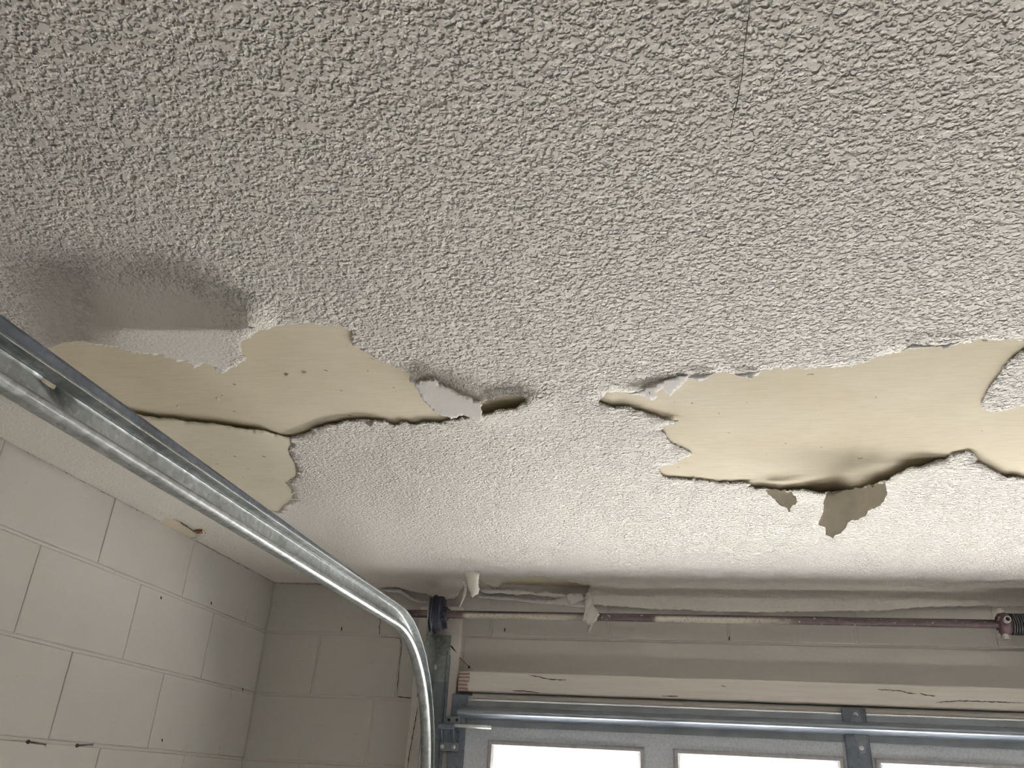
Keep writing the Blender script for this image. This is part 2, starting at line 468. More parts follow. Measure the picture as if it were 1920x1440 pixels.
M['crack'] = mat_plain('dark_crack', (.045, .035, .03), .9)
M['nail'] = mat_plain('dark_iron_nail', (.06, .05, .045), .5, .4)
M['wood'] = mat_plain('splintered_brown_wood', (.22, .12, .06), .8, 0, .3, 70)
M['rubber'] = mat_plain('black_gasket', (.03, .03, .035), .6)
def mat_glass():
    m, nt, b = new_mat('window_glass')
    L = nt.links.new
    tr = nd(nt, 'ShaderNodeBsdfTransparent'); gl = nd(nt, 'ShaderNodeBsdfGlossy'); gl.inputs['Roughness'].default_value = .02
    lw = nd(nt, 'ShaderNodeFresnel'); lw.inputs['IOR'].default_value = 1.45
    ms = nd(nt, 'ShaderNodeMixShader'); L(lw.outputs[0], ms.inputs['Fac']); L(tr.outputs[0], ms.inputs[1]); L(gl.outputs[0], ms.inputs[2])
    L(ms.outputs[0], nt.nodes['Material Output'].inputs['Surface'])
    return m
M['glass'] = mat_glass()

# ------------------------------------------------------------------ the setting: floor and walls
floor = box('floor', XL-.2, XR+.2, YB-.2, YD+.22, -CZ-.12, -CZ, M['concrete'])
tag(floor, 'grey concrete garage floor', kind='structure')
wr = box('wall_right', XR, XR+.2, YB-.2, YD+.2, -CZ, HC+.2, M['wallpaint']); tag(wr, 'painted wall across the garage from the track', kind='structure')
wb = box('wall_back', XL-.2, XR, YB-.2, YB, -CZ, HC+.2, M['wallpaint']); tag(wb, 'painted back wall of the garage', kind='structure')

light_blocker = box('unseen_blocker_wall', XR+.0, XR+.25, YD+.2, YD+7.5, -CZ, HC+1.2, M['light_blocker']); tag(light_blocker, 'added unseen wall outside that blocks light from the left wall', kind='structure')  # added out of view to keep outdoor light off the left wall
REC = 0.0026
wl = box('wall_left', XL-.2, XL-REC, YB, YD+.2, -CZ, HC+.2, M['mortar']); tag(wl, 'painted concrete block side wall', kind='structure')
_blk = {}
def block(parent, axis, a0, a1, z0, z1, jit=True):
    """one concrete block on the left wall (axis y) or door wall (axis x)"""
    j = 0.0045
    key = (axis, round(a1-a0, 3), round(z1-z0, 3))
    if key not in _blk:
        bm = bmesh.new()
        l = (a1-a0)/2-j; hh = (z1-z0)/2-j
        if axis == 'y': add_box(bm, -.03, 0, -l, l, -hh, hh, .0022, 2)
        else: add_box(bm, -l, l, 0, .03, -hh, hh, .0022, 2)
        me = bpy.data.meshes.new('concrete_block'); bm.to_mesh(me); bm.free()
        me.materials.append(M['block'])
        _blk[key] = me
    o = bpy.data.objects.new('concrete_block', _blk[key]); C.objects.link(o)
    off = random.uniform(-.0005, .0007) if jit else 0
    if axis == 'y': o.location = (XL+off, (a0+a1)/2, (z0+z1)/2+CZ)
    else: o.location = ((a0+a1)/2, YD-off, (z0+z1)/2+CZ)
    set_parent(o, parent)
    return o
courses = [HC+.02]+BED
yoff = [1.834, 1.629, 1.832, 2.031-.4]
for ci in range(len(courses)-1):
    if ci > 4: break
    z1, z0 = courses[ci], courses[ci+1]
    y = [1.834, 1.629, 1.832, 1.629, 1.832][ci]
    ys = [YD]
    yy = y
    while yy < YD-.05: yy += .3985
    yy -= .3985
    while yy > 0.4:
        ys.append(yy); yy -= .4
    ys.append(yy)
    for b1, b0 in zip(ys[:-1], ys[1:]):
        block(wl, 'y', b0, b1, z0, z1)
    # struck mortar bed under this course
    bm = bmesh.new()
    pts = []
    yb = ys[-1]
    n = 60
    for i in range(n+1):
        t = i/n
        pts.append((XL-.0045+.0008*math.sin(i*1.7), yb+(YD-yb)*t, z0+.0008*math.sin(i*.9+ci)))
    tube(bm, pts, 0.0056, 8)
    bm_obj('mortar_bed', bm, M['block'], wl, True)
# remaining lower courses out of the frame: one plain painted slab
box('lower_wall_face', XL-.03, XL-.0005, YB, YD, -CZ, courses[5]-.005, M['block'], wl)

wf_bm = bmesh.new()
add_box(wf_bm, XL-.2, DX0+.03, YD+REC, YD+.2, -CZ, HC+.2)
add_box(wf_bm, DX1-.03, XR+.2, YD+REC, YD+.2, -CZ, HC+.2)
add_box(wf_bm, DX0+.03, DX1-.03, YD+REC, YD+.2, .262, HC+.2)
add_box(wf_bm, DX0+.03, DX1-.03, YD+.012, YD+.2, .215, .263)
wf = bm_obj('wall_front', wf_bm, M['mortar']); tag(wf, 'painted block wall above and beside the garage door', kind='structure')
def row(xs, z0, z1):
    for a, b_ in zip(xs[:-1], xs[1:]):
        block(wf, 'x', a, b_, z0, z1)
row([XL, -1.0, -.612, -.215, .17, .557, .955, 1.355, 1.755, 2.155, 2.555, 2.955, 3.355, 3.755, 4.155, 4.85], BED[0], HC+.02)
row([XL, -1.222, -.921, -.705], BED[1], BED[0])
row([-.705, 4.85], .262, BED[0])
row([XL, -1.0, -.735], BED[2], BED[1])
row([XL, -1.222, -.735], BED[3], BED[2])
row([XL, -1.0, -.735], BED[4], BED[3])
# stepped crack beside the track
def crack(name, pts_px, plane, parent, w=0.0022, jitter=0.6, mat=None):
    """thin ragged dark sliver following pixel points on a plane function u,v->xyz (camera relative)"""
    P = []
    for (a, b_) in zip(pts_px[:-1], pts_px[1:]):
        L_ = math.hypot(b_[0]-a[0], b_[1]-a[1]); n = max(1, int(L_/4))
        for i in range(n):
            t = i/n
            P.append((a[0]+(b_[0]-a[0])*t+random.uniform(-jitter, jitter), a[1]+(b_[1]-a[1])*t+random.uniform(-jitter, jitter)))
    P.append(pts_px[-1])
    Q = [Vector(plane(*p)) for p in P]
    bm = bmesh.new()
    n = len(Q)
    rad = [w*.5*(random.uniform(.5, 1.2))*min(1, .25+min(i, n-1-i)/max(1, n*.18)) for i in range(n)]
    tube(bm, Q, rad, 5)
    return bm_obj(name, bm, mat or M['crack'], parent)
pl_front = lambda u, v: on_y(u, v, YD-.0006)
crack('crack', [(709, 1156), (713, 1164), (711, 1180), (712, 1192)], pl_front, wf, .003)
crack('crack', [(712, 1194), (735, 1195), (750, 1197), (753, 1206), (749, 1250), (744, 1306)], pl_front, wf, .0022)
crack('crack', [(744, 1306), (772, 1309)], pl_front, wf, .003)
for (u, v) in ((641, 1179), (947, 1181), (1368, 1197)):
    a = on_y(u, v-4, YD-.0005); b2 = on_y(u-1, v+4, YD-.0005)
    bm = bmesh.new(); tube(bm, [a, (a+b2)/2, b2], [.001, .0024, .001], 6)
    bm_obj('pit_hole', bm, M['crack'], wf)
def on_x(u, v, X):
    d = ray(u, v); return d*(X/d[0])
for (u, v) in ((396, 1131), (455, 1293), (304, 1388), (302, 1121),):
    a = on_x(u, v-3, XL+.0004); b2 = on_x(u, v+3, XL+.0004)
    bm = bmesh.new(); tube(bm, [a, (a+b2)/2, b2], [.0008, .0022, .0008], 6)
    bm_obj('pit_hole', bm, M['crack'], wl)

# ------------------------------------------------------------------ ceiling: tan board with a torn, sagging textured coat
ceil = box('ceiling', XL-.2, XR+.2, YB-.2, YD+.2, HC, HC+.05, M['board'])
tag(ceil, 'drywall ceiling with peeling stippled coat torn open to tan paper', kind='structure')

def ragged(ring, seg, amp, closed=True, seed=0):
    """fractal subdivision of a polyline (any units)"""
    r = random.Random(seed)
    out = []
    n = len(ring)
    for i in range(n if closed else n-1):
        a = np.array(ring[i], float); b_ = np.array(ring[(i+1) % n], float)
        def sub(p, q, depth):
            L_ = np.hypot(*(q-p))
            if L_ < seg or depth > 6: return [p]
            m_ = (p+q)/2
            nrm = np.array([-(q-p)[1], (q-p)[0]])/max(L_, 1e-9)
            m_ = m_+nrm*r.gauss(0, amp*L_)
            return sub(p, m_, depth+1)+sub(m_, q, depth+1)
        out += sub(a, b_, 0)
    if not closed: out.append(np.array(ring[-1], float))
    out = np.array(out)
    k = max(seg*.14, 0)
    jit = np.array([[r.uniform(-k, k), r.uniform(-k, k)] for _ in out])
    if not closed: jit[0] = jit[-1] = 0
    return out+jit
def inside(pts, rings):
    res = np.zeros(len(pts), bool)
    for R in rings:
        x0, y0 = R[:, 0], R[:, 1]; x1, y1 = np.roll(x0, -1), np.roll(y0, -1)
        for s in range(0, len(pts), 4000):
            px = pts[s:s+4000, 0:1]; py = pts[s:s+4000, 1:2]
            c = ((y0 > py) != (y1 > py))
            with np.errstate(divide='ignore', invalid='ignore'):
                xi = (x1-x0)*(py-y0)/(y1-y0)+x0
            res[s:s+4000] ^= (np.sum(c & (px < xi), 1) % 2 == 1)
    return res
def triangulate(rings, pts):
    V = []; E = []
    for R in rings:
        b0 = len(V); n = len(R)
        V += [Vector((float(p[0]), float(p[1]))) for p in R]
        E += [(b0+i, b0+(i+1) % n) for i in range(n)]
    V += [Vector((float(p[0]), float(p[1]))) for p in pts]
    vo, eo, fo, _, _, _ = geometry.delaunay_2d_cdt(V, E, [], 0, 1e-7)
    v = np.array([(p.x, p.y) for p in vo])
    f = np.array([q for q in fo if len(q) == 3])
    cen = v[f].mean(1)
    f = f[inside(cen, rings)]
    used = np.unique(f); mp = -np.ones(len(v), int); mp[used] = np.arange(len(used))
    return v[used], mp[f]

HOLE_L = [(95, 652), (112, 645), (120, 641), (150, 641), (175, 645), (188, 648), (205, 650), (230, 655), (262, 663), (300, 663), (308, 670), (330, 678),
 (345, 676), (357, 682), (362, 692), (380, 682), (392, 684), (402, 690), (408, 697), (415, 701), (422, 698), (432, 690), (443, 688), (450, 680), (460, 677),
 (462, 672), (453, 665), (449, 645), (452, 641), (475, 628), (482, 623), (505, 618), (515, 611), (535, 607), (560, 610), (600, 609), (615, 611), (635, 608),
 (645, 613), (655, 620), (662, 625), (658, 640), (663, 650), (672, 652), (680, 658), (690, 662), (705, 672), (725, 680), (735, 685), (747, 690), (762, 698),
 (770, 703), (768, 718), (778, 722), (786, 724), (820, 733), (860, 744), (900, 756), (915, 749), (930, 747), (950, 742), (975, 742), (988, 748), (986, 755),
 (975, 762), (950, 770), (925, 775), (905, 778), (870, 785), (840, 789), (800, 792), (760, 792), (720, 789), (700, 790), (685, 788), (670, 788), (655, 790),
 (640, 793), (620, 797), (600, 803), (580, 811), (560, 817), (543, 821),
 (548, 835), (541, 845), (545, 855), (552, 868), (555, 880), (554, 895), (545, 898), (540, 905), (534, 903), (545, 915), (548, 921), (545, 925), (552, 925),
 (548, 932), (547, 940), (540, 946), (532, 947), (528, 955), (522, 961), (512, 960), (470, 950), (420, 915), (360, 868), (300, 826), (250, 790), (222, 771),
 (180, 762), (100, 748), (60, 738), (40, 735), (20, 728), (0, 724), (-60, 716), (-75, 705), (-40, 695), (20, 680), (60, 664)]
HOLE_R = [(1122, 757), (1130, 745), (1137, 736), (1160, 735), (1180, 736), (1200, 738), (1210, 743), (1225, 748), (1232, 740), (1226, 728), (1240, 728), (1250, 735),
 (1257, 740), (1268, 730), (1275, 720), (1290, 708), (1305, 713), (1325, 709), (1335, 702), (1345, 699), (1365, 700), (1382, 702), (1395, 706), (1407, 710),
 (1412, 706), (1425, 700), (1440, 695), (1460, 691), (1480, 690), (1505, 692), (1530, 692), (1560, 690), (1590, 686), (1615, 682), (1627, 678), (1640, 673),
 (1650, 667), (1675, 661), (1700, 655), (1725, 651), (1750, 649), (1780, 647), (1800, 643), (1830, 638), (1850, 635), (1870, 638), (1890, 637), (1920, 640),
 (1945, 645), (1920, 657), (1912, 662), (1900, 672), (1890, 680), (1882, 690), (1876, 700), (1868, 712), (1860, 722), (1850, 737), (1843, 752), (1840, 764),
 (1850, 770), (1865, 773), (1885, 770), (1920, 765), (1990, 762), (2060, 790), (2040, 850), (1990, 900), (1930, 902), (1900, 893), (1875, 888), (1855, 880),
 (1850, 875), (1840, 870), (1828, 865), (1835, 862), (1825, 850), (1815, 845), (1800, 850), (1780, 857), (1760, 863), (1740, 871), (1720, 877), (1690, 888),
 (1660, 902), (1640, 909), (1620, 915), (1590, 921), (1560, 925), (1545, 926), (1520, 922), (1490, 919), (1470, 920), (1440, 918), (1420, 917), (1400, 914),
 (1410, 907), (1390, 905), (1360, 904), (1340, 903), (1320, 901), (1295, 900), (1275, 898), (1255, 898), (1243, 893), (1237, 885), (1240, 875), (1250, 872),
 (1262, 872), (1275, 863), (1290, 857), (1298, 853), (1292, 846), (1275, 840), (1260, 832), (1250, 822), (1243, 812), (1238, 806), (1248, 800), (1262, 797),
 (1272, 790), (1250, 787), (1225, 780), (1200, 772), (1185, 768), (1160, 764), (1140, 762)]
FRONT_EDGE = [(690, 1100), (735, 1102), (752, 1103), (762, 1106), (770, 1109), (776, 1110), (790, 1112), (805, 1116), (818, 1121), (835, 1123), (848, 1122),
 (858, 1116), (861, 1108), (866, 1104), (868, 1096), (874, 1090), (880, 1084), (890, 1081), (898, 1085), (905, 1093), (912, 1095), (930, 1103), (938, 1096),
 (948, 1092), (955, 1089), (965, 1085), (975, 1081), (988, 1082), (1000, 1080), (1030, 1083), (1040, 1086), (1060, 1088), (1070, 1091), (1080, 1092),
 (1096, 1097), (1103, 1095), (1107, 1102), (1103, 1108), (1098, 1114), (1096, 1122), (1100, 1131), (1140, 1136), (1250, 1143), (1350, 1147), (1450, 1148),
 (1550, 1146), (1600, 1145), (1690, 1141), (1740, 1137), (1800, 1136), (1920, 1137)]
WALL_HOLE = [(303, 979), (304, 975), (312, 972), (325, 973), (336, 977), (345, 985), (358, 993), (368, 1000), (369, 1009)]

hl = flat(ragged(HOLE_L, 3.2, .10, True, 3))
hr = flat(ragged(HOLE_R, 3.2, .10, True, 5))
fe = flat(ragged(FRONT_EDGE[:11], 4, .03, False, 2)[:-1].tolist()+ragged(FRONT_EDGE[10:41], 3.0, .10, False, 8)[:-1].tolist()+ragged(FRONT_EDGE[40:], 8, .01, False, 4).tolist())
wh = flat(ragged(WALL_HOLE, 3, .08, False, 9))
wh[:, 0] = np.maximum(wh[:, 0], XL+.0005)
outer = [(XL, YB), (XL, 0.0)]
outer += [(XL, wh[0, 1]-.001)]+[tuple(p) for p in wh]+[(XL, wh[-1, 1]+.001)]
outer += [(XL, YD)]
outer += [(x, YD) for x in np.linspace(XL+.1, fe[0, 0]-.03, 6)]
outer += [tuple(p) for p in fe]
outer += [(1.6, fe[-1, 1]+.0), (2.5, 3.06), (3.5, 2.95), (XR, 2.85), (XR, YB)]
outer = np.array(outer)
gx, gy = np.meshgrid(np.arange(XL+.012, 1.75, .024), np.arange(.32, 3.3, .024))
gp = np.stack([gx.ravel(), gy.ravel()], 1)
gp += rng.uniform(-.006, .006, gp.shape)
gx2, gy2 = np.meshgrid(np.arange(XL+.1, XR-.05, .22), np.arange(YB+.1, 3.0, .22))
gp2 = np.stack([gx2.ravel(), gy2.ravel()], 1)
gp2 = gp2[(gp2[:, 0] > 1.8) | (gp2[:, 1] < .28)]
gx3, gy3 = np.meshgrid(np.arange(-1.0, -.3, .010), np.arange(.78, 1.42, .010))   # finer at the big sagging flap
gp3 = np.stack([gx3.ravel(), gy3.ravel()], 1)+rng.uniform(-.002, .002, (gx3.size, 2))
allp = np.concatenate([gp, gp2, gp3])
allp = allp[inside(allp, [outer])]
V2, F2 = triangulate([outer, hl, hr], allp)

def dist_poly(p, line):
    """distance of points p to a polyline (flat metric)"""
    d = np.full(len(p), 1e9)
    for a, b_ in zip(line[:-1], line[1:]):
        ab = b_-a; t = np.clip(((p-a)@ab)/max(ab@ab, 1e-12), 0, 1)
        d = np.minimum(d, np.hypot(*(p-(a+t[:, None]*ab)).T))
    return d
LOW_L = flat([(543, 821), (580, 811), (620, 797), (670, 788), (720, 789), (800, 792), (870, 785), (925, 775), (975, 762)])
LOW_L2 = flat([(900, 779), (950, 770), (982, 757)])
LOW_R = flat([(1140, 762), (1200, 772), (1265, 790)])
LOW_R2 = flat([(1560, 925), (1620, 915), (1690, 888), (1715, 879)])
LOW_R5 = flat([(1440, 918), (1490, 919), (1550, 926)])
LOW_R4 = flat([(1243, 893), (1320, 901), (1400, 912)])
LOW_R3 = flat([(1845, 872), (1880, 889), (1930, 902)])
TONG = flat([(778, 722), (820, 733), (860, 744), (900, 756)])
UP_R = flat([(1137, 736), (1226, 735), (1290, 710), (1407, 706)])
UP_R2 = flat([(1650, 667), (1725, 651), (1800, 643)])
WEDGE = flat([(1905, 668), (1876, 700), (1850, 737), (1840, 764), (1885, 770)])
def coat_delta(p):
    xyz = np.concatenate([p, np.full((len(p), 1), HC)], 1)
    uv, dep = project(xyz)
    u, v = uv[:, 0], uv[:, 1]
    ok = dep > .3
    d = np.full(len(p), .0035)
    d += .0012*np.sin(p[:, 0]*7.1+1)*np.sin(p[:, 1]*6.3)*(1-sstep(2.2, 2.6, p[:, 1]))
    # big sagging flap above the left tear
    wu = sstep(50, 230, u)*(1-sstep(455, 525, u))
    v0 = 485+np.clip(u-160, 0, 400)*.22
    pr = np.where(v < 618, np.clip((v-v0)/(618-v0), 0, 1), 1-.12*np.clip((v-618)/80, 0, 1))
    pr = np.where((v > v0) & (v < 712), pr, 0)
    d += np.where(ok, .046*wu*pr, 0)
    low = lambda line, r: np.exp(-(dist_poly(p, line)/r)**2)
    front = (p[:, 1] > 1.25)
    d += np.where(front, .005*low(LOW_L, .07)+.013*low(LOW_L2, .045), 0)
    d += np.where(front, .004*low(LOW_R, .05), 0)
    d += np.where(p[:, 1] > 1.6, .016*low(LOW_R2, .05)+.007*low(LOW_R5, .05)+.0025*low(LOW_R4, .05), 0)
    d += np.where(p[:, 1] > 1.5, .005*low(LOW_R3, .05), 0)
    d += np.where(p[:, 1] < 1.34, .013*low(TONG, .06), 0)
    d += np.where(p[:, 1] < 1.33, .004*low(UP_R, .03), 0)
    d += np.where(p[:, 1] < 1.3, .003*low(UP_R2, .03), 0)
    d += np.where(p[:, 0] > .45, .0025*low(WEDGE, .04), 0)
    # skin drooping against the door wall
    Y = p[:, 1]
    Y0 = 2.68; S = YD-.014-Y0
    yf = np.where(Y > Y0, Y0+S*(1-np.exp(-np.maximum(Y-Y0, 0)/S)), Y)
    droop = HC*(1-yf/np.maximum(Y, .1))
    wx = sstep(-1.25, -.9, p[:, 0])
    d += np.where(Y > Y0, droop*wx, 0)
    over = HC*(1-(YD-.002)/np.maximum(Y, .1))
    d = np.maximum(d, over)
    return d, u, v, ok
dl, U, VV, OK = coat_delta(V2)
P3 = np.concatenate([V2, np.full((len(V2), 1), HC)], 1)*((HC-dl)/HC)[:, None]
far = V2[:, 1] < .3
P3[far] = np.concatenate([V2[far], (HC-dl[far])[:, None]], 1)
P3[:, 0] = np.maximum(P3[:, 0], XL)
# winding: normals down
a, b_, c_ = P3[F2[:, 0]], P3[F2[:, 1]], P3[F2[:, 2]]
nz = np.cross(b_-a, c_-a)[:, 2]
F2[nz > 0] = F2[nz > 0][:, ::-1]
coat = mesh_obj('texture_coat', P3, F2, M['coat'], ceil, True)
coat['label'] = 'off-white stippled texture coat sagging at its torn edges'
tx = np.ones(len(V2))
tx *= 1-.93*sstep(150, 190, U)*(1-sstep(400, 505, U))*sstep(470, 545, VV+(-(U-160)*.18))*(VV < 720)*OK       # flattened skin of the flap
tx *= 1-.97*np.exp(-(dist_poly(V2, TONG)/.055)**2)*(V2[:, 1] < 1.36)
tx *= 1-.9*np.exp(-(dist_poly(V2, UP_R)/.022)**2)*(V2[:, 1] < 1.34)
tx *= 1-.6*np.exp(-(dist_poly(V2, UP_R2)/.014)**2)*(V2[:, 1] < 1.3)
tx *= .12+.88*sstep(-.95, -.62, V2[:, 0]+np.clip(1.9-V2[:, 1], 0, .9)*.62)      # smooth beside the track
tx *= 1+1.1*sstep(1.5, 2.4, V2[:, 1])
tx *= 1-.93*sstep(2.55, 2.78, V2[:, 1])
at = coat.data.attributes.new('tex', 'FLOAT', 'POINT'); at.data.foreach_set('value', tx.astype(np.float32))
solid(coat, .0026, -1)

def sheet(name, ring_px, pos, mat, parent, step=6, seg=2.6, amp=.10, seed=1, thick=.0016, label=None, rag=True, off=0.0):
    """torn sheet traced in pixels; pos maps an (n,2) pixel array to camera relative points"""
    R = ragged(ring_px, seg, amp, True, seed) if rag else np.array(ring_px, float)
    lo, hi = R.min(0), R.max(0)
    gx, gy = np.meshgrid(np.arange(lo[0]+step/2, hi[0], step), np.arange(lo[1]+step/2, hi[1], step))
    gpn = np.stack([gx.ravel(), gy.ravel()], 1)
    gpn = gpn[inside(gpn, [R])] if len(gpn) else gpn
    v, f = triangulate([R], gpn)
    o = mesh_obj(name, pos(v), f, mat, parent, True)
    solid(o, thick, off)
    if label: o['label'] = label
    return o
def at_delta(fn):
    def pos(v):
        q = rays(v); d = fn(v[:, 0], v[:, 1])
        return q*((HC-d)/q[:, 2])[:, None]
    return pos
def hang(hinge, curl=0.0, wav=.004, drop=.004):
    """sheet hanging from a hinge line of pixels on the ceiling; curl pushes the free end towards the camera"""
    hp = np.array(hinge, float); hf = flat(hp)*((HC-drop)/HC)
    def pos(v):
        q = rays(v)
        Yh = np.interp(v[:, 0], hp[:, 0], hf[:, 1]); vh = np.interp(v[:, 0], hp[:, 0], hp[:, 1])
        t = np.clip(v[:, 1]-vh, 0, None)
        Y = Yh-.004-curl*(t/100)**2+wav*np.sin(v[:, 0]*.09+t*.05)*np.minimum(t/30, 1)
        return q*(Y/q[:, 1])[:, None]
    return pos
# pale tan paper layer that has come away below the left tear
PAPER = [(-75, 707), (0, 724), (20, 728), (40, 735), (60, 738), (100, 748), (180, 762), (240, 774), (262, 779), (300, 785), (350, 791), (400, 794), (430, 799), (480, 806), (510, 813), (530, 818), (543, 820),
 (552, 838), (556, 870), (560, 890), (556, 930), (550, 948), (536, 958), (524, 968), (470, 966), (400, 925), (330, 880), (260, 830), (190, 775), (100, 757), (40, 741), (0, 730), (-60, 722)]
PL = flat([(0, 724), (40, 735), (262, 779), (400, 794), (480, 806), (543, 820)])
def paper_d(u, v):
    f_ = flat(np.stack([u, v], 1)); d = dist_poly(f_, PL)
    return .0012+.009*np.exp(-(d/.07)**2)*(1-.6*sstep(470, 545, u))
sheet('paper_layer', PAPER, at_delta(paper_d), M['paper2'], ceil, 8, 5, .03, 21, .0014, 'pale tan drywall paper hanging loose below the long tear', off=1.0)
# smooth tongue bridging the narrow end of the left tear
TONGUE = [(778, 720), (790, 713), (805, 712), (822, 720), (850, 733), (880, 744), (900, 752), (905, 757), (901, 764), (904, 772), (903, 778), (906, 784), (899, 791), (893, 789), (884, 785), (878, 781), (870, 777), (862, 778),
 (856, 783), (845, 785), (838, 780), (828, 779), (820, 774), (812, 770), (806, 763), (797, 754), (790, 745), (786, 735), (781, 728)]
sheet('peeling_flap', TONGUE, at_delta(lambda u, v: .0190+.014*np.clip((v-722)/60, 0, 1)), M['smoothcoat'], ceil, 7, 2.2, .09, 31, .0018, 'smooth grey flap bridging the narrow end of the tear')
# grey backs of two scraps hanging from the right tear
FLAP_A = [(1432, 919), (1450, 919), (1470, 921), (1485, 922), (1493, 934), (1493, 946), (1484, 950), (1481, 953), (1482, 961), (1476, 954), (1466, 949), (1458, 943), (1448, 934), (1440, 926)]
FLAP_B = [(1551, 927), (1575, 923), (1600, 918), (1630, 911), (1660, 902), (1661, 912), (1664, 923), (1658, 937), (1650, 948), (1640, 954), (1627, 958), (1622, 968), (1608, 976), (1598, 975), (1590, 980), (1586, 990), (1578, 999),
 (1565, 1004), (1562, 1010), (1548, 1003), (1548, 990), (1534, 983), (1540, 970), (1545, 955), (1543, 945)]
sheet('peeling_flap', FLAP_A, hang([(1432, 919), (1485, 922)], .01, drop=.014), M['flapback'], ceil, 7, 2.4, .09, 41, .0018, 'small grey scrap hanging from the tan tear')
sheet('peeling_flap', FLAP_B, hang([(1540, 929), (1551, 927), (1600, 918), (1660, 902), (1670, 900)], .02, drop=.024), M['flapback'], ceil, 7, 2.4, .09, 42, .0018, 'large grey scrap hanging from the tan tear')
for k, (ring, lab) in enumerate((([(1180, 738), (1200, 733), (1226, 722), (1250, 712), (1290, 704), (1285, 714), (1268, 731), (1257, 742), (1250, 736), (1240, 729), (1230, 735), (1233, 742), (1227, 750), (1210, 745), (1200, 740)], 'smooth grey sliver along the tear with a dark hole'),
        ([(1290, 708), (1310, 701), (1342, 697), (1335, 704), (1325, 711), (1306, 715)], None), ([(1378, 701), (1400, 698), (1422, 697), (1412, 708), (1407, 712), (1395, 708)], None),
        ([(1690, 657), (1740, 647), (1800, 640), (1782, 649), (1772, 656), (1765, 651), (1725, 653)], None))):
    sheet('paint_sliver', ring, at_delta(lambda u, v: .0085+.0075*np.clip((v-np.min(v))/max(np.ptp(v), 1), 0, 1)), M['smoothcoat'], ceil, 7, 2.6, .08, 80+k, .0012, lab)
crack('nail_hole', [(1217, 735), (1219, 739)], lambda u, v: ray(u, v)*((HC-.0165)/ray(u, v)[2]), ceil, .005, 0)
# chip at the little dark point of the left lower edge
sheet('peeling_flap', [(682, 789), (702, 790), (700, 797), (695, 801), (690, 797)], hang([(682, 789), (702, 790)], 0), M['flapback'], ceil, 6, 2, .08, 43, .0015)
# two nicks in the tan paper and two specks
for (u, v, w_) in ((536, 702, 5), (569, 698, 5.5)):
    sheet('paper_nick', [(u-w_, v-2), (u+w_, v-2), (u+w_*.8, v+2), (u, v+3.5), (u-w_*.4, v+1)], at_delta(lambda a, b: .0015+.0035*np.clip((b-(v-2))/4, 0, 1)), M['smoothcoat'], ceil, 3, 3, .05, 50, .001)
for (u, v) in ((334, 762), (408, 748)):
    sheet('paper_nick', [(u-4, v-2), (u, v-3), (u+5, v+1), (u+3, v+3), (u-2, v+1)], at_delta(lambda a, b: np.full(len(a), .001)), M['smoothcoat'], ceil, 3, 3, .05, 51, .001)
# hairline crack across the coat
def pl_coat(u, v):
    q = ray(u, v); return q*((HC-.0062)/q[2])
crack('crack', [(1407, 5), (1401, 50), (1395, 100), (1390, 150), (1382, 190), (1374, 225), (1367, 268)], pl_coat, ceil, .0011, .8)
# splinter of wood at the gap along the left wall
def pl_wallgap(dz):
    def p(u, v):
        q = ray(u, v); return q*((HC-dz)/q[2])
    return p
bm = bmesh.new(); q0 = [Vector(pl_wallgap(.008)(*p)) for p in ((362, 996), (370, 996), (378, 995), (386, 1000))]
tube(bm, q0, [.002, .0055, .0045, .001], 6); bm_obj('wood_splinter', bm, M['wood'], ceil)
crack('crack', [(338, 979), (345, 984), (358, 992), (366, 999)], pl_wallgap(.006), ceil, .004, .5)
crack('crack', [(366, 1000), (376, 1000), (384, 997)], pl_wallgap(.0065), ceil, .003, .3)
# dirty line where the coat meets the left wall
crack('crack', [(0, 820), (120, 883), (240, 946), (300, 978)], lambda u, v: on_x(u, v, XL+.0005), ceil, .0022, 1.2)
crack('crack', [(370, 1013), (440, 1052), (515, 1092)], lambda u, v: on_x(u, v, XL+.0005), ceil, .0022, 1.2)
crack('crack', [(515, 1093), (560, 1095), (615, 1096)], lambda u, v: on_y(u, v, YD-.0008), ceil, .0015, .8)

# torn remains along the door wall
def wallpos(y0, y1, off0, off1):
    def pos(v):
        q = rays(v); t = np.clip((v[:, 1]-y0)/(y1-y0), 0, 1)
        Y = YD-(off0+(off1-off0)*t)+.002*np.sin(v[:, 0]*.07)
        return q*(Y/q[:, 1])[:, None]
    return pos
STRIP_A = [(897, 1106), (915, 1104), (960, 1106), (975, 1105), (990, 1108), (1020, 1108), (1045, 1113), (1062, 1116), (1082, 1112), (1100, 1113), (1098, 1119), (1075, 1119), (1040, 1121), (1015, 1117), (990, 1114), (960, 1114), (930, 1112), (912, 1113), (905, 1111)]
sheet('loose_paint_strip', STRIP_A, wallpos(1104, 1121, .03, .02), M['smoothcoat'], ceil, 8, 3, .06, 61, .002, 'torn strip of coat along the top of the door wall')
STRIP_B = [(897, 1117), (930, 1117), (980, 1122), (1040, 1125), (1045, 1117), (1060, 1114), (1075, 1117), (1100, 1126), (1104, 1134), (1098, 1139), (1060, 1136), (1000, 1131), (940, 1125), (897, 1121)]
sheet('loose_paint_strip', STRIP_B, wallpos(1114, 1150, .008, .004), M['smoothcoat'], ceil, 8, 4, .02, 62, .002)
STRIP_C = [(720, 1104), (745, 1103), (756, 1107), (768, 1116), (782, 1122), (800, 1127), (815, 1128), (815, 1132), (790, 1131), (775, 1127), (760, 1118), (745, 1111), (715, 1108)]
sheet('loose_paint_strip', STRIP_C, wallpos(1103, 1132, .01, .006), M['smoothcoat'], ceil, 8, 4, .03, 63, .002)
STRIP_D = [(1062, 1116), (1072, 1112), (1086, 1113), (1103, 1121), (1108, 1116), (1102, 1125), (1085, 1128), (1070, 1134), (1064, 1128)]
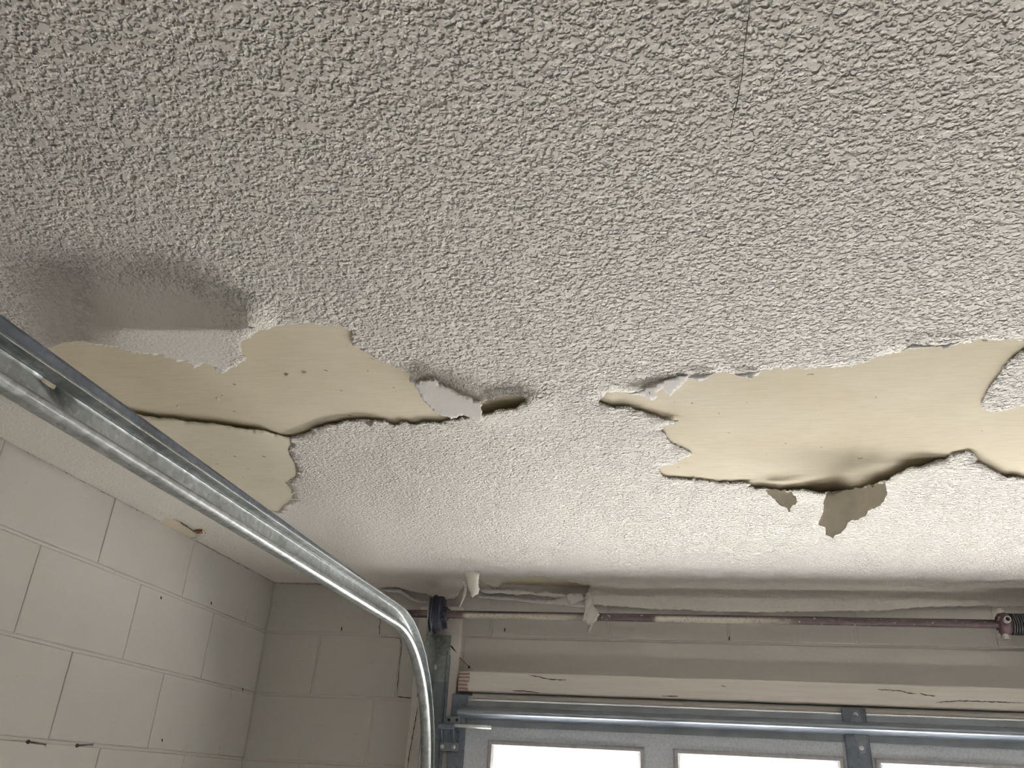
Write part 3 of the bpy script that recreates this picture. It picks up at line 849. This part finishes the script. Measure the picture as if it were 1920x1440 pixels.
sheet('loose_paint_strip', STRIP_D, wallpos(1112, 1134, .035, .02), M['smoothcoat'], ceil, 8, 3, .08, 64, .002)
TNG = [(872, 1071), (885, 1070), (899, 1074), (898, 1085), (897, 1095), (899, 1105), (897, 1113), (891, 1116), (886, 1120), (882, 1117), (881, 1108), (878, 1100), (876, 1090), (873, 1080)]
def pos_tongue(v):
    q = rays(v); t = np.clip((v[:, 1]-1071)/49, 0, 1)
    s = np.maximum(0, 1)*((HC-.012)/q[:, 2])
    Yc = q[:, 1]*s
    Y = np.minimum(Yc, 2.46+.02*t-.006*np.cos((v[:, 0]-885)*.2))
    return q*(Y/q[:, 1])[:, None]
sheet('peeling_flap', TNG, pos_tongue, M['coat'], ceil, 6, 2.2, .08, 71, .0018, 'curled tongue of coat hanging over the cable drum')
def ribbon(name, pts, w, Y, mat, parent):
    ring = []
    n = len(pts)
    for i, p in enumerate(pts): ring.append((p[0]-w[i], p[1]))
    for i in range(n-1, -1, -1): ring.append((pts[i][0]+w[i], pts[i][1]))
    return sheet(name, ring, lambda v: rays(v)*(Y/rays(v)[:, 1])[:, None], mat, parent, 5, 3, .05, 72, .0015)
ribbon('peeling_flap', [(869, 1090), (872, 1098), (872, 1108), (870, 1117), (867, 1126), (862, 1137)], [2, 3, 2.5, 3, 2, 1], 2.60, M['smoothcoat'], ceil)
SCRAP = [(1098, 1122), (1101, 1113), (1105, 1110), (1108, 1120), (1113, 1128), (1114, 1138), (1120, 1143), (1124, 1152), (1120, 1158), (1117, 1165), (1112, 1170), (1110, 1178), (1106, 1186), (1103, 1187), (1105, 1176), (1108, 1171), (1103, 1173),
 (1099, 1166), (1092, 1164), (1095, 1154), (1097, 1145), (1096, 1132)]
def pos_scrap(v):
    q = rays(v); Y = SHY-.022+.006*np.sin(v[:, 0]*.5+v[:, 1]*.2)+.012*np.sin((v[:, 1]-1110)*.06)
    return q*(Y/q[:, 1])[:, None]
sheet('peeling_flap', SCRAP, pos_scrap, M['coat'], ceil, 5, 2.2, .08, 73, .0018, 'crumpled white scrap dangling in front of the shaft')

# ------------------------------------------------------------------ timber around the door
hz1 = .3335; hz0 = .2705
hd = box('trim_1', -.702, 4.10, YD-.042, YD+.004, hz0, hz1, M['header'], None, .004, 2); tag(hd, 'white timber header board with cracked and worn paint', kind='structure')
pl_head = lambda u, v: on_y(u, v, YD-.0425)
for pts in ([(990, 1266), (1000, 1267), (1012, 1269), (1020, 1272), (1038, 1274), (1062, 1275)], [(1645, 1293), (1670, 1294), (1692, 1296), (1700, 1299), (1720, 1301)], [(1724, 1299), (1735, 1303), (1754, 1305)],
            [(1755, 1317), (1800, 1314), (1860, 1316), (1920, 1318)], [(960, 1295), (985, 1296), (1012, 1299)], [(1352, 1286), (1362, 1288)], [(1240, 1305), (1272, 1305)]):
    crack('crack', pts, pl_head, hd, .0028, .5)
st = box('trim_2', -.655, 4.08, YD-.024, YD+.03, .2515, .268, M['trim'], None, .003); tag(st, 'thin white timber stop under the header board', kind='structure')
jb = box('trim_3', -.862, -.712, YD-.020, YD+.002, -CZ, .545, M['trim'], None, .003, 2); tag(jb, 'white painted timber door jamb behind the track', kind='structure')
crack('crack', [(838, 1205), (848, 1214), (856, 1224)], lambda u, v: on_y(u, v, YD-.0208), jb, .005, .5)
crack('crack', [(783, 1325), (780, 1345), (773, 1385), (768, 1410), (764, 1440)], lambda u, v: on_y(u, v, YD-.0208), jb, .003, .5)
bx = box('trim_4', 4.065, 4.2, YD-.02, YD+.002, -CZ, .545, M['trim']); tag(bx, 'white painted timber door jamb on the far side', kind='structure')

# ------------------------------------------------------------------ sectional garage door
door = empty('door_1', ((DX0+DX1)/2, YD, -CZ), 'grey steel sectional garage door with a row of lit windows', kind='structure')
YF = 2.762                     # inner skin plane of the door
SEC = [(.245, -.262), (-.266, -.770), (-.774, -1.278), (-1.282, -CZ+.0)]
# top section: skin with window openings
bm = bmesh.new()
zt, zb = SEC[0]
add_box(bm, DX0, DX1, YF, YF+.038, WIN_Z1, zt)
add_box(bm, DX0, DX1, YF, YF+.038, zb, WIN_Z0)
xs = [DX0]+[x for w_ in WINS for x in w_]+[DX1]
for i in range(0, len(xs), 2):
    add_box(bm, xs[i], xs[i+1], YF, YF+.038, WIN_Z0, WIN_Z1)
bm_obj('door_section', bm, M['doorskin'], door)
for (a, b_) in SEC[1:]:
    bm = bmesh.new(); add_box(bm, DX0, DX1, YF, YF+.038, b_, a, .003)
    bm_obj('door_section', bm, M['doorskin'], door)
for (x0, x1) in WINS:
    # window frame: moulded border
    bm = bmesh.new()
    prof = [(0.017, YF+.001), (0.017, YF-.004), (0.012, YF-.010), (.004, YF-.011), (-.003, YF-.004), (-.007, YF+.012), (-.007, YF+.018)]
    rings = []
    for (o_, y) in prof:
        rings.append([bm.verts.new((x0-o_, y, WIN_Z0-o_)), bm.verts.new((x1+o_, y, WIN_Z0-o_)), bm.verts.new((x1+o_, y, WIN_Z1+o_)), bm.verts.new((x0-o_, y, WIN_Z1+o_))])
    for r0, r1 in zip(rings[:-1], rings[1:]):
        for i in range(4):
            bm.faces.new((r0[i], r0[(i+1) % 4], r1[(i+1) % 4], r1[i]))
    bmesh.ops.recalc_face_normals(bm, faces=bm.faces)
    fr = bm_obj('window_frame', bm, M['winframe'], door)
    mesh_obj('window_pane', [(x0, YF+.016, WIN_Z0), (x1, YF+.016, WIN_Z0), (x1, YF+.016, WIN_Z1), (x0, YF+.016, WIN_Z1)], [(0, 1, 2, 3)], M['glass'], fr)
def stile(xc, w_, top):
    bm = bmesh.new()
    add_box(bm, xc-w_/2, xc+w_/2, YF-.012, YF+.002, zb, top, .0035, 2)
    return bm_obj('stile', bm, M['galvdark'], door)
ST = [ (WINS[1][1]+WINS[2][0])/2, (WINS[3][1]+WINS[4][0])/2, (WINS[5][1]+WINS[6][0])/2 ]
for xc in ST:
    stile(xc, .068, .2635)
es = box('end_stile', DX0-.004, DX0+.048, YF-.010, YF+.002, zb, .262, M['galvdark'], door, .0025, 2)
# hat-section strut across the top
SZ = .206
prof = [(.0, .037), (.001, .036), (.0015, .021), (.004, .019), (.043, .0075), (.047, .0045), (.049, .0005), (.0485, -.0035), (.0455, -.0065), (.004, -.016), (.0015, -.018), (.001, -.036), (.0, -.037)]
fr_ = [(np.array([x, YF-.0022, SZ]), np.array([0, -1., 0]), np.array([0, 0, 1.])) for x in (DX0+.028, DX1-.03)]
v_, f_ = sweep(prof, fr_)
so = mesh_obj('strut', v_, f_, M['strut'], door, False); solid(so, .0014, 0)
# bracket strap with two bolts where the strut crosses each stile
for xc in ST:
    bm = bmesh.new()
    pts = [(-.009, .064), (.009, .064), (.017, .030), (.017, -.020), (.010, -.052), (-.004, -.058), (-.014, -.020), (-.017, .030)]
    zz0 = SZ-.012
    a_ = [bm.verts.new((xc+.004+p[0]+(.004 if p[1] < 0 else 0), YF-.0145, zz0+p[1])) for p in pts]
    bm.faces.new(a_)
    r_ = bmesh.ops.extrude_face_region(bm, geom=bm.faces[:])
    for e in r_['geom']:
        if isinstance(e, bmesh.types.BMVert): e.co.y += .004
    bmesh.ops.recalc_face_normals(bm, faces=bm.faces)
    bk = bm_obj('strap_bracket', bm, M['strap'], door)
    bolt_y('bolt', xc+.003, YF-.0145, zz0+.050, .0042, M['zinc'], bk)
    bolt_y('bolt', xc+.008, YF-.0145, zz0-.040, .0042, M['zinc'], bk)
# top roller bracket on the end stile
def P(u, v, Y): return on_y(u, v, Y)
yb_ = YF-.013
c0 = P(844, 1354, yb_)
tb = box('roller_bracket', P(836, 1347, yb_)[0], P(863, 1347, yb_)[0], yb_-.003, YF-.008, P(845, 1358, yb_)[2], P(845, 1343, yb_)[2], M['strut'], door, .001)
bolt_y('bolt', P(842, 1350, yb_)[0], yb_-.003, P(842, 1350, yb_)[2], .003, M['darksteel'], tb)
bolt_y('bolt', P(857, 1350, yb_)[0], yb_-.003, P(857, 1350, yb_)[2], .003, M['darksteel'], tb)
bm = bmesh.new()
xa, xb_ = P(826, 1380, yb_)[0], P(858, 1380, yb_)[0]
zA, zB, zC = P(840, 1358, yb_)[2], P(840, 1368, yb_)[2], P(840, 1400, yb_)[2]
add_box(bm, xa-.004, xb_-.006, yb_-.028, yb_+.004, zB, zA, .002)
for xx in (xa+.006, xb_-.012):
    w0 = [bm.verts.new(p) for p in ((xx, yb_-.026, zB), (xx+.004, yb_-.026, zB), (xx+.008, yb_-.004, zC), (xx+.004, yb_-.004, zC))]
    w1 = [bm.verts.new(p) for p in ((xx, yb_+.004, zB), (xx+.004, yb_+.004, zB), (xx+.008, yb_+.004, zC), (xx+.004, yb_+.004, zC))]
    bm.faces.new(w0); bm.faces.new(w1[::-1])
    for i in range(4): bm.faces.new((w0[i], w0[(i+1) % 4], w1[(i+1) % 4], w1[i]))
add_box(bm, xa, xb_, yb_-.006, yb_+.004, zC-.001, zB, .001)
bmesh.ops.recalc_face_normals(bm, faces=bm.faces)
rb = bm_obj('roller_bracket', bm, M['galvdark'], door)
ft = box('bracket_foot', xa+.004, xb_+.006, yb_-.008, yb_+.002, P(840, 1408, yb_)[2], P(840, 1392, yb_)[2], M['strut'], rb, .001)
bolt_y('bolt', P(830, 1400, yb_)[0], yb_-.008, P(830, 1400, yb_)[2], .0042, M['zinc'], rb)
bolt_y('bolt', P(852, 1401, yb_)[0], yb_-.008, P(852, 1401, yb_)[2], .0042, M['zinc'], rb)
# roller stem
r0 = P(822, 1358, yb_-.018); r1 = P(921, 1364, yb_-.018)
bm = bmesh.new(); tube(bm, [r0, r0+(r1-r0)*.5, r1], .0058, 14); bm_obj('roller_stem', bm, M['zinc'], rb, True)
bm = bmesh.new(); lathe_x(bm, [(-.80, .004), (-.80, .017), (-.797, .020), (-.786, .020), (-.783, .017), (-.783, .004)], float(r0[1]), float(r0[2]), 20); bm_obj('roller_wheel', bm, M['zinc'], rb, True)

# ------------------------------------------------------------------ overhead track
TX, TZ = -0.750, 0.392          # lower lip of the horizontal run
R_ = .45; CYc, CZc = 2.235, TZ-.45
track = empty('door_track', (TX, 2.69, -CZ), 'galvanised steel overhead door track bending down beside the door', 'door track')
tprof = [(.0, .0055), (.0016, .0025), (.0014, -.003), (-.004, -.0072), (-.014, -.0084), (-.024, -.006), (-.029, .0), (-.030, .008), (-.030, .040), (-.0285, .046), (-.023, .0495), (-.010, .0505), (-.002, .049), (.0, .0445)]
frames = []
ex = np.array([1., 0, 0])
for y in np.linspace(-1.3, CYc, 40):
    frames.append((np.array([TX, y, TZ]), ex, np.array([0, 0, 1.])))
for i in range(1, 25):
    t = math.pi/2*i/24
    n_ = np.array([0, math.sin(t), math.cos(t)])
    frames.append((np.array([TX, CYc, CZc])+n_*R_, ex, n_))
v_, f_ = sweep(tprof, frames)
# drop the web faces where the elongated slot is, then rim it
to = mesh_obj('curved_track', v_, f_, M['galv'], track, True)
solid(to, .0018, 0)
bev = to.modifiers.new('edge', 'BEVEL'); bev.width = .0004; bev.segments = 1; bev.limit_method = 'ANGLE'
frames = [(np.array([TX, CYc+R_, z]), ex, np.array([0, 1., 0])) for z in np.linspace(CZc+.002, -CZ, 12)]
v_, f_ = sweep(tprof, frames)
vt = mesh_obj('vertical_track', v_, f_, M['galv'], track, True); solid(vt, .0018, 0)
# slot cut through the web
XW = TX-.030
sl = [on_x(u, v, XW) for (u, v) in ((77, 709), (104, 727))]
sy0, sy1 = sl[0][1], sl[1][1]; sz = (sl[0][2]+sl[1][2])/2
def slot_cut(obj, y0, y1, z, r, x):
    bm = bmesh.new(); n = 10; ring = []
    for i in range(n+1): t = math.pi/2+math.pi*i/n; ring.append((y0+r+r*math.cos(t), z+r*math.sin(t)))
    for i in range(n+1): t = -math.pi/2+math.pi*i/n; ring.append((y1-r+r*math.cos(t), z+r*math.sin(t)))
    A_ = [bm.verts.new((x-.02, p[0], p[1]+CZ)) for p in ring]; B_ = [bm.verts.new((x+.02, p[0], p[1]+CZ)) for p in ring]
    bm.faces.new(A_); bm.faces.new(B_[::-1])
    for i in range(len(ring)): bm.faces.new((A_[i], A_[(i+1) % len(ring)], B_[(i+1) % len(ring)], B_[i]))
    bmesh.ops.recalc_face_normals(bm, faces=bm.faces)
    me = bpy.data.meshes.new('cut'); bm.to_mesh(me); bm.free()
    co = bpy.data.objects.new('cut', me); C.objects.link(co)
    bo = obj_mod = obj.modifiers.new('slot', 'BOOLEAN'); bo.object = co; bo.operation = 'DIFFERENCE'; bo.solver = 'EXACT'
    bpy.context.view_layer.update()
    dg = bpy.context.evaluated_depsgraph_get()
    new = bpy.data.meshes.new_from_object(obj.evaluated_get(dg))
    obj.modifiers.clear(); obj.data = new
    bpy.data.objects.remove(co); bpy.data.meshes.remove(me)
slot_cut(to, sy0, sy1, sz, .0042, XW)
# reinforcing angle along the top of the horizontal run
def ang(y): return .4575+(2.05-y)*.0125
AX = TX-.028
vv = []; ff = []
ys_ = [-1.3, 0.0, .7, 1.4, 2.0, 2.12]
for y in ys_:
    zt_ = ang(y)
    vv += [(AX, y, zt_-.004), (AX-.0015, y, zt_), (AX-.034, y, zt_+.001), ]
    vv += [(AX, y, .437)]
for i in range(len(ys_)-1):
    b0, b1 = i*4, (i+1)*4
    ff += [(b0+3, b1+3, b1+0, b0+0), (b0, b1, b1+1, b0+1), (b0+1, b1+1, b1+2, b0+2)]
ao = mesh_obj('angle_brace', vv, ff, M['galvdark'], track, False); solid(ao, .002, 0)  # galvanised like the track; its dark reflection is painted in by the darker steel
# flag bracket joining the bend to the jamb
fb_bm = bmesh.new()
XFb = -.792
fp = [on_x(u, v, XFb) for (u, v) in ((790, 1168), (801, 1173), (815, 1195), (818, 1225), (812, 1222), (802, 1200))]
ptsY = [(2.62, .40), (2.70, .43), (YD-.022, .425), (YD-.022, .22), (2.70, .25), (2.655, .32)]
a_ = [fb_bm.verts.new((XFb, p[0], p[1])) for p in ptsY]
fb_bm.faces.new(a_)
fb = bm_obj('flag_bracket', fb_bm, M['galv'], track); solid(fb, .003, 0)
bm = bmesh.new()
sx = sorted(float(on_y(u, v, YD-.0245)[0]) for (u, v) in ((815, 1200), (823, 1201)))
sz_ = float(on_y(819, 1200, YD-.0245)[2])
for (a0, a1, c0, c1) in ((XFb, -.742, .30, sz_-.007), (XFb, -.742, sz_+.007, sz_+.016), (XFb, sx[0]-.0022, sz_-.007, sz_+.007),
                         (sx[0]+.0022, sx[1]-.0022, sz_-.007, sz_+.007), (sx[1]+.0022, -.742, sz_-.007, sz_+.007)):
    add_box(bm, a0, a1, YD-.0245, YD-.0205, c0, c1)
fb2 = bm_obj('flag_bracket', bm, M['galv'], track)
# wall angle down the jamb
va = [(-.792, YD-.0225), (-.789, YD-.0228), (-.745, YD-.0228), (-.742, YD-.0225)]
bm = bmesh.new(); add_box(bm, -.790, -.738, YD-.0235, YD-.0205, -CZ, .385, .0008); add_box(bm, -.793, -.790, YD-.062, YD-.0205, -CZ, .365, .0008)
wa = bm_obj('wall_angle', bm, M['strap'], track)
p = on_y(815, 1251, YD-.0235)
bolt_y('bolt', p[0], YD-.0235, p[2], .0058, M['zinc'], wa, .009)
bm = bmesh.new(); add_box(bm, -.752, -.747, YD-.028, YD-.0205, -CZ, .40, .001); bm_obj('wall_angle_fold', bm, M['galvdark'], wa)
# small jamb clip and screw on the other side of the track
p = on_y(792, 1304, YD-.03)
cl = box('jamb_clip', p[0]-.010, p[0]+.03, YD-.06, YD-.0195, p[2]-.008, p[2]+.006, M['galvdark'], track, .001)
bm = bmesh.new(); tube(bm, [p+np.array([-.004, -.012, .002]), p+np.array([-.004, .012, .002])], .006, 10); bm_obj('clip_bolt', bm, M['rustcone'], cl)

# ------------------------------------------------------------------ torsion assembly
ts = empty('torsion_shaft', (-.87, SHY, SHZ), 'rusty brown torsion shaft with white paint smears above the garage door', 'door shaft')
xs0 = -.885
bm = bmesh.new(); lathe_x(bm, [(xs0, .0127)]+[(x, .0127) for x in np.linspace(xs0+.05, 4.0, 30)], SHY, SHZ, 20); bm_obj('shaft_tube', bm, M['shaft'], ts, True)
dxc = on_y(824, 1154, SHY)[0]
bm = bmesh.new()
dp = [(-.021, .013), (-.021, .052), (-.0195, .0605), (-.0165, .0615), (-.0145, .0600), (-.0135, .0555)]
x = -.0125
for k in range(6):
    dp += [(x, .0545), (x+.002, .0565), (x+.004, .0545)]; x += .0045
dp += [(.0155, .053), (.0175, .047), (.0185, .030), (.0215, .026), (.032, .024), (.034, .020), (.034, .013)]
lathe_x(bm, [(dxc+a*.82, r*1.03) for a, r in dp], SHY, SHZ, 36, False)
dm = bm_obj('cable_drum', bm, M['darksteel'], ts, False); dm['label'] = 'black grooved cable drum'
for k in range(4):
    t = k*math.pi/2+.5
    bm = bmesh.new(); add_box(bm, dxc+.0152, dxc+.0245, -.003, .003, .022, .048, .001)
    bmesh.ops.rotate(bm, verts=bm.verts, cent=(0, 0, 0), matrix=Matrix.Rotation(t, 3, 'X'))
    bmesh.ops.translate(bm, verts=bm.verts, vec=(0, SHY, SHZ)); bm_obj('drum_rib', bm, M['darksteel'], dm)
for t in (-2.5, 2.9):
    c = Vector((dxc+.022, SHY+.027*math.cos(t), SHZ+.027*math.sin(t))); d_ = Vector((0, math.cos(t), math.sin(t)))
    bm = bmesh.new(); tube(bm, [c-d_*.004, c+d_*.007], .0045, 6); bm_obj('set_screw', bm, M['darksteel'], dm)
# lift cable wrapped once and running down inside the track
bm = bmesh.new(); cy = SHY-.056
tube(bm, [(dxc-.006, SHY-.0565, SHZ), (dxc-.008, SHY-.056, SHZ-.12), (dxc-.012, SHY-.05, -.4), (dxc-.012, SHY-.05, -1.7)], .0014, 6); bm_obj('lift_cable', bm, M['galvdark'], ts, True)
# winding cone and spring
cx = on_y(1871, 1166, SHY)[0]
bm = bmesh.new(); lathe_x(bm, [(cx-.002, .0135), (cx-.002, .024), (cx+.004, .031), (cx+.019, .034), (cx+.026, .030), (cx+.034, .0255), (cx+.075, .024), (cx+.075, .0135)], SHY, SHZ, 28, False)
wc = bm_obj('winding_cone', bm, M['rustcone'], ts, True); wc['label'] = 'maroon cast winding cone with pale socket ring'
for t in (-math.pi/2-.15, math.pi*.95, math.pi/2, 0.0):
    d_ = Vector((0, math.cos(t), math.sin(t))); c = Vector((cx+.013, SHY, SHZ))
    bm = bmesh.new(); n = 16
    s_ = Vector((1, 0, 0)); q_ = s_.cross(d_)
    pr_ = [(.026, .0095), (.044, .0095), (.0455, .0085), (.0455, .0062), (.022, .0062)]
    rr_ = [[bm.verts.new(c+d_*h_+(s_*math.cos(2*math.pi*i/n)+q_*math.sin(2*math.pi*i/n))*r) for i in range(n)] for (h_, r) in pr_]
    for r0_, r1_ in zip(rr_[:-1], rr_[1:]):
        for i in range(n): bm.faces.new((r0_[i], r0_[(i+1) % n], r1_[(i+1) % n], r1_[i]))
    bm.faces.new(rr_[-1]); bmesh.ops.recalc_face_normals(bm, faces=bm.faces)
    sk = bm_obj('winding_socket', bm, M['bare'], wc)
for (dx, t, mt) in ((-.006, 2.6, 'rustcone'), (.002, -1.15, 'bare')):
    d_ = Vector((0, math.cos(t), math.sin(t))); c = Vector((cx+dx, SHY, SHZ))
    bm = bmesh.new(); tube(bm, [c+d_*.018, c+d_*.038], .006, 6); bm_obj('set_screw', bm, M[mt], wc)
bm = bmesh.new()
turns, per = 110, 12
pts = []
for i in range(turns*per+1):
    t = i/per*2*math.pi; pts.append((cx+.030+i/per*.0066, SHY+.0295*math.cos(t), SHZ+.0295*math.sin(t)))
tube(bm, pts, .0031, 6); bm_obj('torsion_spring', bm, M['spring'], ts, True)

# end bearing plate
bm = bmesh.new()
xp = dxc-.031
pr = [(SHY-.030, SHZ+.052), (YD-.001, SHZ+.052), (YD-.001, SHZ-.075), (SHY-.005, SHZ-.065), (SHY-.030, SHZ-.035)]
a_ = [bm.verts.new((xp, p[0], p[1])) for p in pr]; bm.faces.new(a_)
bp_ = bm_obj('bearing_plate', bm, M['galv'], track); solid(bp_, .003, 0)
bp_['label'] = 'upright steel bearing plate beside the cable drum'
box('plate_foot', xp-.03, xp, YD-.0235, YD-.0195, SHZ-.075, SHZ+.035, M['galv'], bp_, .001)
bm = bmesh.new(); lathe_x(bm, [(xp-.006, .0132), (xp-.006, .021), (xp+.006, .021), (xp+.006, .0132)], SHY, SHZ, 20, False); bm_obj('bearing_ring', bm, M['zinc'], bp_, False)

# ------------------------------------------------------------------ nails
def nail(tip_px, head_px, out, label):
    base = on_x(*tip_px, XL)
    q = ray(*head_px); 
    X = XL+out; hd_ = q*(X/q[0])
    root = empty('nail', base, label, 'nail')
    A_ = Vector(base); B_ = Vector(hd_); d_ = (B_-A_).normalized()
    bm = bmesh.new(); tube(bm, [A_-d_*.01, A_+(B_-A_)*.5, B_], .0021, 8); bm_obj('shank', bm, M['nail'], root, True)
    bm = bmesh.new(); tube(bm, [B_-d_*.0005, B_+d_*.0004, B_+d_*.0016], [.0026, .0046, .0042], 10); bm_obj('head', bm, M['nail'], root)
    bm = bmesh.new(); tube(bm, [A_-d_*.003, A_+d_*.0022], [.006, .0035], 10); bm_obj('mortar_crater', bm, M['block'], root)
nail((86, 1396), (53, 1391), .032, 'dark nail with a wide head driven into the block wall joint')
nail((174, 1396), (145, 1398), .026, 'dark headless-looking nail sticking out nearer the corner of the block wall')
# screw above the header with a bit of wire
p0 = on_y(880, 1251, YD-.004)
sr = empty('wall_screw', p0, 'small screw in the block above the worn end of the header', 'screw')
bm = bmesh.new(); tube(bm, [p0+np.array([0, .008, 0]), p0+np.array([0, -.006, 0]), p0+np.array([0, -.009, 0])], [.0028, .0045, .0035], 10); bm_obj('head', bm, M['nail'], sr)
bm = bmesh.new(); tube(bm, [p0+np.array([0, -.004, .002]), on_y(872, 1243, YD-.006), on_y(862, 1233, YD-.012)], .0009, 5); bm_obj('wire', bm, M['nail'], sr)
